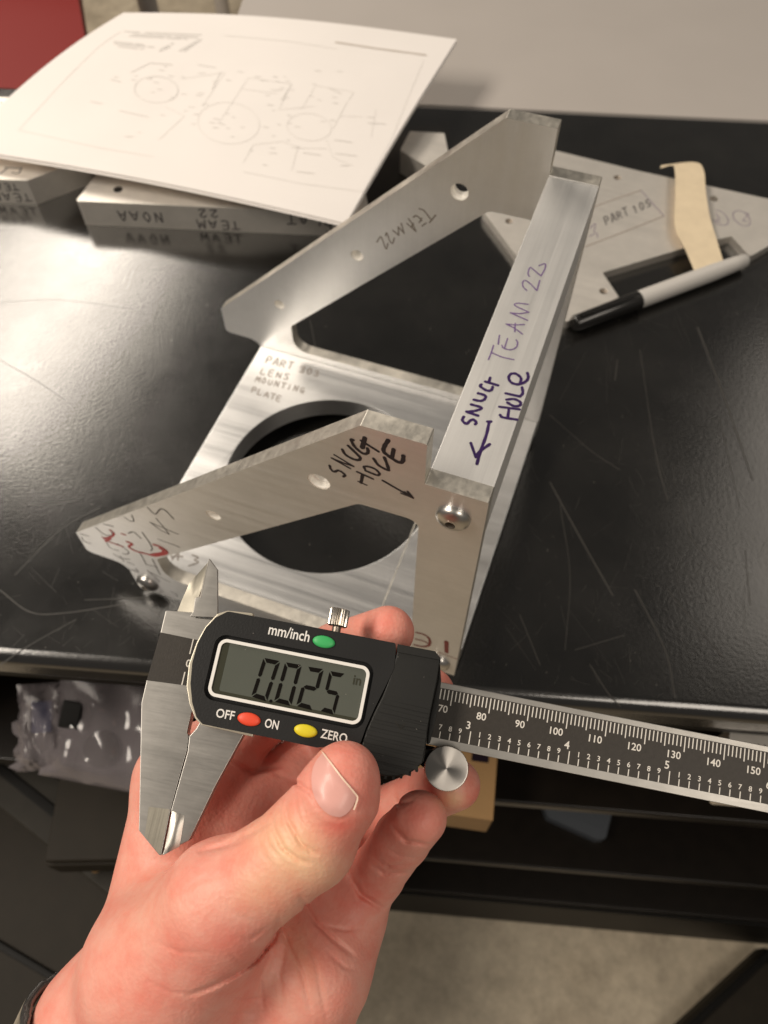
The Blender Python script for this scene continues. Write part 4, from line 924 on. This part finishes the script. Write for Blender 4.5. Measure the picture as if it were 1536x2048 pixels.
CREASE = [  # pixels, depth, width, groove depth, max depth
 ([(543,1618),(547,1658),(566,1697),(600,1722),(628,1728)], 183, .50, .75, 200), ([(570,1602),(575,1640),(602,1688),(622,1704),(640,1708)], 182, .45, .80, 200), ([(588,1584),(598,1638),(640,1690)], 181, .4, .25, 200), ([(528,1650),(538,1690),(575,1735)], 183, .5, .3, 200),
 ([(556,1612),(562,1650),(585,1690),(612,1712)], 182, .3, .25, 200), ([(600,1590),(612,1640),(650,1682)], 181, .3, .18, 200), ([(515,1670),(525,1705),(555,1745)], 184, .35, .15, 200),
 ([(636,1500),(624,1530),(618,1556),(622,1588),(634,1613),(654,1632),(676,1640),(694,1635),(708,1622)], 181, .40, .38, 200), ([(600,1545),(604,1600),(622,1632),(652,1652),(690,1652),(716,1630)], 181, 1.3, .22, 200),
 ([(562,1832),(548,1878),(513,1920),(470,1950),(420,1975),(372,1992)], 195, .65, 1.1, 232), ([(598,1790),(632,1846),(668,1880),(712,1915)], 215, .7, 1.1, 238), ([(556,1846),(576,1886),(606,1953),(622,2030)], 212, .6, .7, 232), ([(588,1830),(630,1920),(655,2050)], 212, .7, .40, 232),
 ([(575,1870),(560,1950),(568,2040)], 208, .6, .3, 232), ([(545,1895),(520,1960),(530,2040)], 205, .6, .3, 232), ([(640,1850),(690,1860),(740,1856)], 218, .5, .4, 238), ([(650,1900),(690,1935),(720,1942)], 216, .6, .3, 236),
 ([(780,1648),(812,1682),(862,1690)], 205, .6, 1.0, 222), ([(738,1728),(770,1748),(820,1744)], 216, .6, .8, 232), ([(742,1716),(775,1732),(816,1728)], 216, .45, .5, 232), ([(696,1746),(722,1790),(772,1822)], 222, .8, 1.4, 238), ([(762,1690),(800,1712),(838,1716)], 212, .4, .25, 228),
 ([(430,1985),(480,2000),(545,1995)], 198, .45, .25, 232), ([(300,1880),(360,1905),(430,1905)], 196, .5, .2, 232), ([(470,1870),(500,1880),(540,1850)], 195, .45, .25, 232), ([(395,1705),(440,1694),(490,1680)], 205, .7, .8, 232), ([(440,1690),(500,1668),(545,1640)], 215, .8, .5, 250),
 ([(440,1790),(470,1830),(530,1850)], 192, .5, .15, 215), ([(330,1800),(400,1760),(470,1745)], 196, .7, .15, 215), ([(290,1960),(340,1985),(400,1990)], 198, .5, .2, 228), ([(380,2010),(450,2030),(540,2025)], 200, .5, .2, 230), ([(455,1900),(480,1925),(520,1915)], 196, .4, .18, 225),
 ([(440,1505),(500,1545),(590,1530)], 245, .8, .9, 262), ([(545,1545),(600,1570),(640,1600)], 250, .8, .8, 268), ([(780,1585),(800,1610),(830,1600)], 225, .6, .5, 245), ([(735,1255),(745,1240),(752,1222)], 222, .5, .15, 240)]
def hand_sdf(P):
    palm = None
    for A, B in PALM:
        d = cone(P, A, B); palm = d if palm is None else smin(palm, d, 9.0)
    th = None
    for A, B in zip(SK['thumb'], SK['thumb'][1:]):
        d = cone(P, A, B); th = d if th is None else smin(th, d, 2.5)
    D = smin(palm, th, 9.0)
    for f_ in ('index', 'middle', 'ring', 'pinky'):
        c = None
        for A, B in zip(SK[f_], SK[f_][1:]):
            d = cone(P, A, B); c = d if c is None else smin(c, d, 1.6)
        D = np.minimum(D, smin(palm, c, 5.0))
    msk = (np.abs(D) < 2.5) & (P[..., 2] < 270)
    if msk.any():
        Q = P[msk]; G = np.zeros(len(Q))
        for pts, dd, wd, g, mx in CREASE:
            e, tp_ = polyd(Q, pts, dd); G += g*tp_*np.exp(-(e/wd)**2)*(Q[..., 2] < mx)
        D = D.copy(); D[msk] += G
    return D
def surface_nets(sdf, lo, hi, hstep):
    n = [int(math.ceil((hi[i]-lo[i])/hstep))+1 for i in range(3)]
    ax = [lo[i]+hstep*np.arange(n[i]) for i in range(3)]
    D = np.empty(n, np.float32); BS = 12
    nb = [-(-n[i]//BS) for i in range(3)]
    bc_ = np.stack(np.meshgrid(*[lo[i]+hstep*(np.arange(nb[i])*BS+BS/2-.5) for i in range(3)], indexing='ij'), -1)
    bd_ = sdf(bc_); lim = hstep*BS*.5*1.75+2.0
    for I_ in np.ndindex(*nb):
        sl_ = tuple(slice(I_[k]*BS, min((I_[k]+1)*BS, n[k])) for k in range(3))
        if abs(bd_[I_]) > lim: D[sl_] = bd_[I_]; continue
        D[sl_] = sdf(np.stack(np.meshgrid(*[ax[k][sl_[k]] for k in range(3)], indexing='ij'), -1))
    ins = D < 0; c = [n[i]-1 for i in range(3)]
    s = np.zeros(c, np.int8); offs = [(i, j, k) for i in (0, 1) for j in (0, 1) for k in (0, 1)]
    for o in offs: s += ins[o[0]:o[0]+c[0], o[1]:o[1]+c[1], o[2]:o[2]+c[2]]
    act = (s > 0) & (s < 8); idx = -np.ones(c, np.int64); I = np.argwhere(act); idx[act] = np.arange(len(I))
    acc = np.zeros((len(I), 3)); cnt = np.zeros(len(I))
    for a in range(8):
        for b in range(a+1, 8):
            oa, ob = np.array(offs[a]), np.array(offs[b])
            if abs(oa-ob).sum() != 1: continue
            da = D[tuple((I+oa).T)]; db = D[tuple((I+ob).T)]; x = (da < 0) != (db < 0)
            t = np.where(x, da/(da-db+1e-12), 0); p = oa+(ob-oa)*t[:, None]; acc[x] += p[x]; cnt[x] += 1
    V = np.asarray(lo)+hstep*(I+acc/cnt[:, None]); Q = []
    for d in range(3):
        e = np.zeros(3, int); e[d] = 1; u, v = [k for k in range(3) if k != d]
        sl = [slice(1, c[k]) if k != d else slice(0, c[k]) for k in range(3)]
        A = ins[tuple(sl)]; sl2 = list(sl); sl2[d] = slice(1, c[d]+1); B = ins[tuple(sl2)]
        W = np.argwhere(A != B)
        if not len(W): continue
        base = W.copy()
        for k in range(3):
            if k != d: base[:, k] += 1
        eu = np.zeros(3, int); eu[u] = 1; ev = np.zeros(3, int); ev[v] = 1
        q_ = np.stack([idx[tuple((base-o).T)] for o in (0*eu, eu, eu+ev, ev)], 1)
        fl = A[tuple(W.T)] ^ (d == 1); q_[fl] = q_[fl][:, ::-1]; Q.append(q_[(q_ >= 0).all(1)])
    return V, np.concatenate(Q)
lo = (-128, 20, 168); hi = (32, 186, 276)
HV, HQ = surface_nets(hand_sdf, lo, hi, .55)
for _ in range(2):     # settle the vertices onto the surface
    e = .3; d0 = hand_sdf(HV[:, None, :])[:, 0]
    gr = np.stack([(hand_sdf((HV+e*np.eye(3)[k])[:, None, :])[:, 0]-d0)/e for k in range(3)], 1)
    HV = HV-np.clip(d0, -.5, .5)[:, None]*gr/((gr**2).sum(1, keepdims=True)+1e-3)
ORI = depth(330, 1960, 226)
def to_world(V): return (V @ RC)+CC
me = bpy.data.meshes.new('hand'); WV = (to_world(HV)-ORI)*MM
me.from_pydata(WV.tolist(), [], HQ.tolist()); me.update()
for p in me.polygons: p.use_smooth = True
# skin tone: pressed pale patches, flushed fingertips, blotches
pxl = np.stack([768+F*HV[:, 0]/HV[:, 2], 1024+F*HV[:, 1]/HV[:, 2]], 1)
basec = np.array([.80, .375, .295]); yel = np.array([.84, .58, .36]); red_ = np.array([.72, .17, .125]); pale = np.array([.82, .44, .33])
c = np.tile(basec, (len(HV), 1))
def blot(cx, cy, rx, ry, col, amt, ang=0, dmax=999):
    x = pxl[:, 0]-cx; y = pxl[:, 1]-cy; ca_, sa_ = math.cos(ang), math.sin(ang)
    w_ = amt*np.exp(-(((x*ca_+y*sa_)/rx)**2+((-x*sa_+y*ca_)/ry)**2))*(HV[:, 2] < dmax); global c
    c = c*(1-w_[:, None])+col*w_[:, None]
blot(590, 1705, 100, 66, yel, 1.0, .7, 200); blot(520, 1780, 60, 50, yel, .45, 0, 205); blot(678, 1652, 34, 20, red_, .8, 0, 200); blot(700, 1560, 55, 70, red_, .28, 0, 205)
blot(905, 1600, 26, 20, yel, .9, 0, 232); blot(952, 1600, 26, 26, red_, .5, 0, 235); blot(845, 1635, 50, 45, red_, .40, 0, 225); blot(770, 1250, 70, 40, red_, .30, 0, 240); blot(890, 1350, 25, 25, red_, .3)
blot(420, 1900, 90, 70, red_, .22, 0, 225); blot(600, 1900, 30, 90, yel, .35, -.35, 232); blot(560, 1990, 40, 80, pale, .5, -.3, 232); blot(280, 1820, 60, 160, pale, .55, .3); blot(640, 1880, 40, 90, red_, .2, -.4)
blot(735, 1590, 30, 80, red_, .35, 0, 205); blot(400, 1800, 70, 40, pale, .5, -.5, 215); blot(480, 1900, 50, 40, red_, .3, .4, 215); blot(300, 1960, 60, 60, red_, .2); blot(700, 1700, 50, 30, red_, .4, 0, 240); blot(720, 1800, 40, 35, red_, .35, 0, 236); blot(500, 1560, 130, 110, red_, .25)
ca_ = me.color_attributes.new('skin_tone', 'FLOAT_COLOR', 'POINT'); ca_.data.foreach_set('color', np.concatenate([c, np.ones((len(c), 1))], 1).astype(np.float32).ravel())
sk, nt, b = new_mat('skin'); L = nt.links.new
at = nd(nt, 'ShaderNodeAttribute', attribute_name='skin_tone'); tc = nd(nt, 'ShaderNodeTexCoord')
n1 = nd(nt, 'ShaderNodeTexNoise', Scale=140.0, Detail=7.0, Roughness=.65); L(tc.outputs['Object'], n1.inputs['Vector'])
r1 = nd(nt, 'ShaderNodeMapRange'); r1.inputs[1].default_value = .36; r1.inputs[2].default_value = .68; L(n1.outputs['Fac'], r1.inputs[0])
mxs = nd(nt, 'ShaderNodeMix', data_type='RGBA', blend_type='MULTIPLY'); mxs.inputs['B'].default_value = (.98, .74, .72, 1)
L(r1.outputs[0], mxs.inputs['Factor']); L(at.outputs['Color'], mxs.inputs['A']); L(mxs.outputs['Result'], b.inputs['Base Color'])
b.inputs['Roughness'].default_value = .46; b.inputs['Specular IOR Level'].default_value = .35
b.inputs['Subsurface Weight'].default_value = .15; b.inputs['Subsurface Radius'].default_value = (1.0, .35, .2); b.inputs['Subsurface Scale'].default_value = .0025
v1 = nd(nt, 'ShaderNodeTexVoronoi', Scale=900.0); L(tc.outputs['Object'], v1.inputs['Vector'])
n3 = nd(nt, 'ShaderNodeTexNoise', Scale=300.0, Detail=6.0, Roughness=.7); L(tc.outputs['Object'], n3.inputs['Vector'])
am = nd(nt, 'ShaderNodeMath', operation='MULTIPLY_ADD'); am.inputs[1].default_value = .5; L(v1.outputs['Distance'], am.inputs[0]); L(n3.outputs['Fac'], am.inputs[2])
bp = nd(nt, 'ShaderNodeBump', Strength=.38, Distance=.0004); L(am.outputs[0], bp.inputs['Height']); L(bp.outputs[0], b.inputs['Normal'])
hand = link('hand', me, sk, None, ORI)
tag(hand, 'left hand and wrist gripping the caliper, thumb on the front and fingers curled behind', 'hand')
# thumbnail laid on the surface
def front_depth(x, y, d0=165.0, d1=215.0):
    v = np.array([(x-768)/F, (y-1024)/F, 1.0]); d = d0
    for _ in range(90):
        s = float(hand_sdf((v*d)[None, None, :])[0, 0])
        if s < .005: break
        d += s*.8
        if d > d1: break
    return v*d
nail_o = [(645,1505),(655,1518),(680,1548),(705,1578),(713,1590),(709,1606),(702,1618),(690,1630),(676,1634),(655,1627),(637,1609),(626,1585),(623,1556),(629,1528)]
cen = np.mean(nail_o, 0); rim = spline([*nail_o, nail_o[0]], 4)[:-1]; NR = 7
bm = bmesh.new(); grid = []
for j in range(NR):
    t = (j+1)/NR; row = []
    for p in rim:
        q_ = cen+(np.array(p)-cen)*t; S_ = front_depth(*q_); d_ = S_[2]
        lift_ = .42-.30*max(0, t-.6)/.4
        row.append(S_*((d_-lift_)/d_))
    grid.append(row)
S_ = front_depth(*cen); c0 = bm.verts.new((to_world((S_*((S_[2]-.42)/S_[2]))[None])[0]-ORI))
G = [[bm.verts.new(to_world(p[None])[0]-ORI) for p in row] for row in grid]; n = len(rim)
for k in range(n):
    bm.faces.new((c0, G[0][k], G[0][(k+1) % n]))
    for j in range(NR-1): bm.faces.new((G[j][k], G[j+1][k], G[j+1][(k+1) % n], G[j][(k+1) % n]))
NAIL = plain('fingernail', (.76, .40, .35), .38, spec=.4, coat=.08, var=.06, scale=200)
nail = link('thumbnail', finish(bm, 'thumbnail', 70), NAIL, hand)
edge = [(640,1497),(648,1508),(661,1525),(673,1541),(686,1558),(699,1573),(708,1584),(715,1594),(712,1607),(708,1618)]
EP = []
for p in spline([np.array(q_, float) for q_ in edge], 4):
    S_ = front_depth(*p); S_ = S_*((S_[2]-.25)/S_[2]); EP.append(to_world(S_[None])[0]-ORI)
bm = ribbons([EP], RC.T @ np.array([0, 0, -1.0]), .40, lift=.08, smooth=False)
link('nail_edge', finish(bm, 'nail_edge', 0), plain('nail_white_edge', (.84, .62, .48), .5), nail)
# fine hairs along the wrist
hv = []; bm = bmesh.new()
sel = np.where((pxl[:, 0] < 300) & (pxl[:, 1] > 1700) & (pxl[:, 1] < 2080) & (HV[:, 2] > 195) & (HV[:, 2] < 232))[0]
view = RC.T @ np.array([0, 0, 1.0])
for i in rng.choice(sel, min(150, len(sel)), replace=False):
    p = WV[i]/MM; nrm = np.array(me.vertices[i].normal[:]); dr = RC.T @ np.array([-.5, .75, .0])
    ln = rng.uniform(3, 7.5); s = np.cross(view, dr); s /= np.linalg.norm(s); prev = None
    for t in np.linspace(0, 1, 5):
        q_ = p+nrm*(.1+ln*.40*math.sin(t*1.6))+(dr+rng.normal(0, .05, 3))*ln*t*.8; wd = .085*(1-t)+.012
        cur = (bm.verts.new(q_+s*wd), bm.verts.new(q_-s*wd))
        if prev: bm.faces.new((prev[0], prev[1], cur[1], cur[0]))
        prev = cur
tag(link('wrist_hair', finish(bm, 'wrist_hair', 0), plain('hair_brown', (.22, .11, .06), .5), hand), kind='stuff')
# strap round the wrist: a shell of the forearm cut to a band
axA, axB = cpt((395, 2060, 226)), cpt((240, 2410, 226)); axd = (axB-axA)/np.linalg.norm(axB-axA); bc = cpt((300, 2150, 226))
def strap_sdf(P):
    d = hand_sdf(P); sl = np.abs((P-bc) @ axd)-9.0
    return np.maximum(np.maximum(d-3.4, -(d-.6)), sl)
BV, BQ = surface_nets(strap_sdf, (-128, 110, 180), (10, 196, 268), 1.1)
ms = bpy.data.meshes.new('wrist_strap'); ms.from_pydata(((to_world(BV)-to_world(bc[None]))*MM).tolist(), [], BQ.tolist()); ms.update()
for p in ms.polygons: p.use_smooth = True
so = link('wrist_strap', ms, plain('glossy_strap', (.05, .048, .045), .18, spec=.7, coat=.6), None, to_world(bc[None])[0])
tag(so, 'glossy dark strap round the wrist at the lower left corner', 'strap')
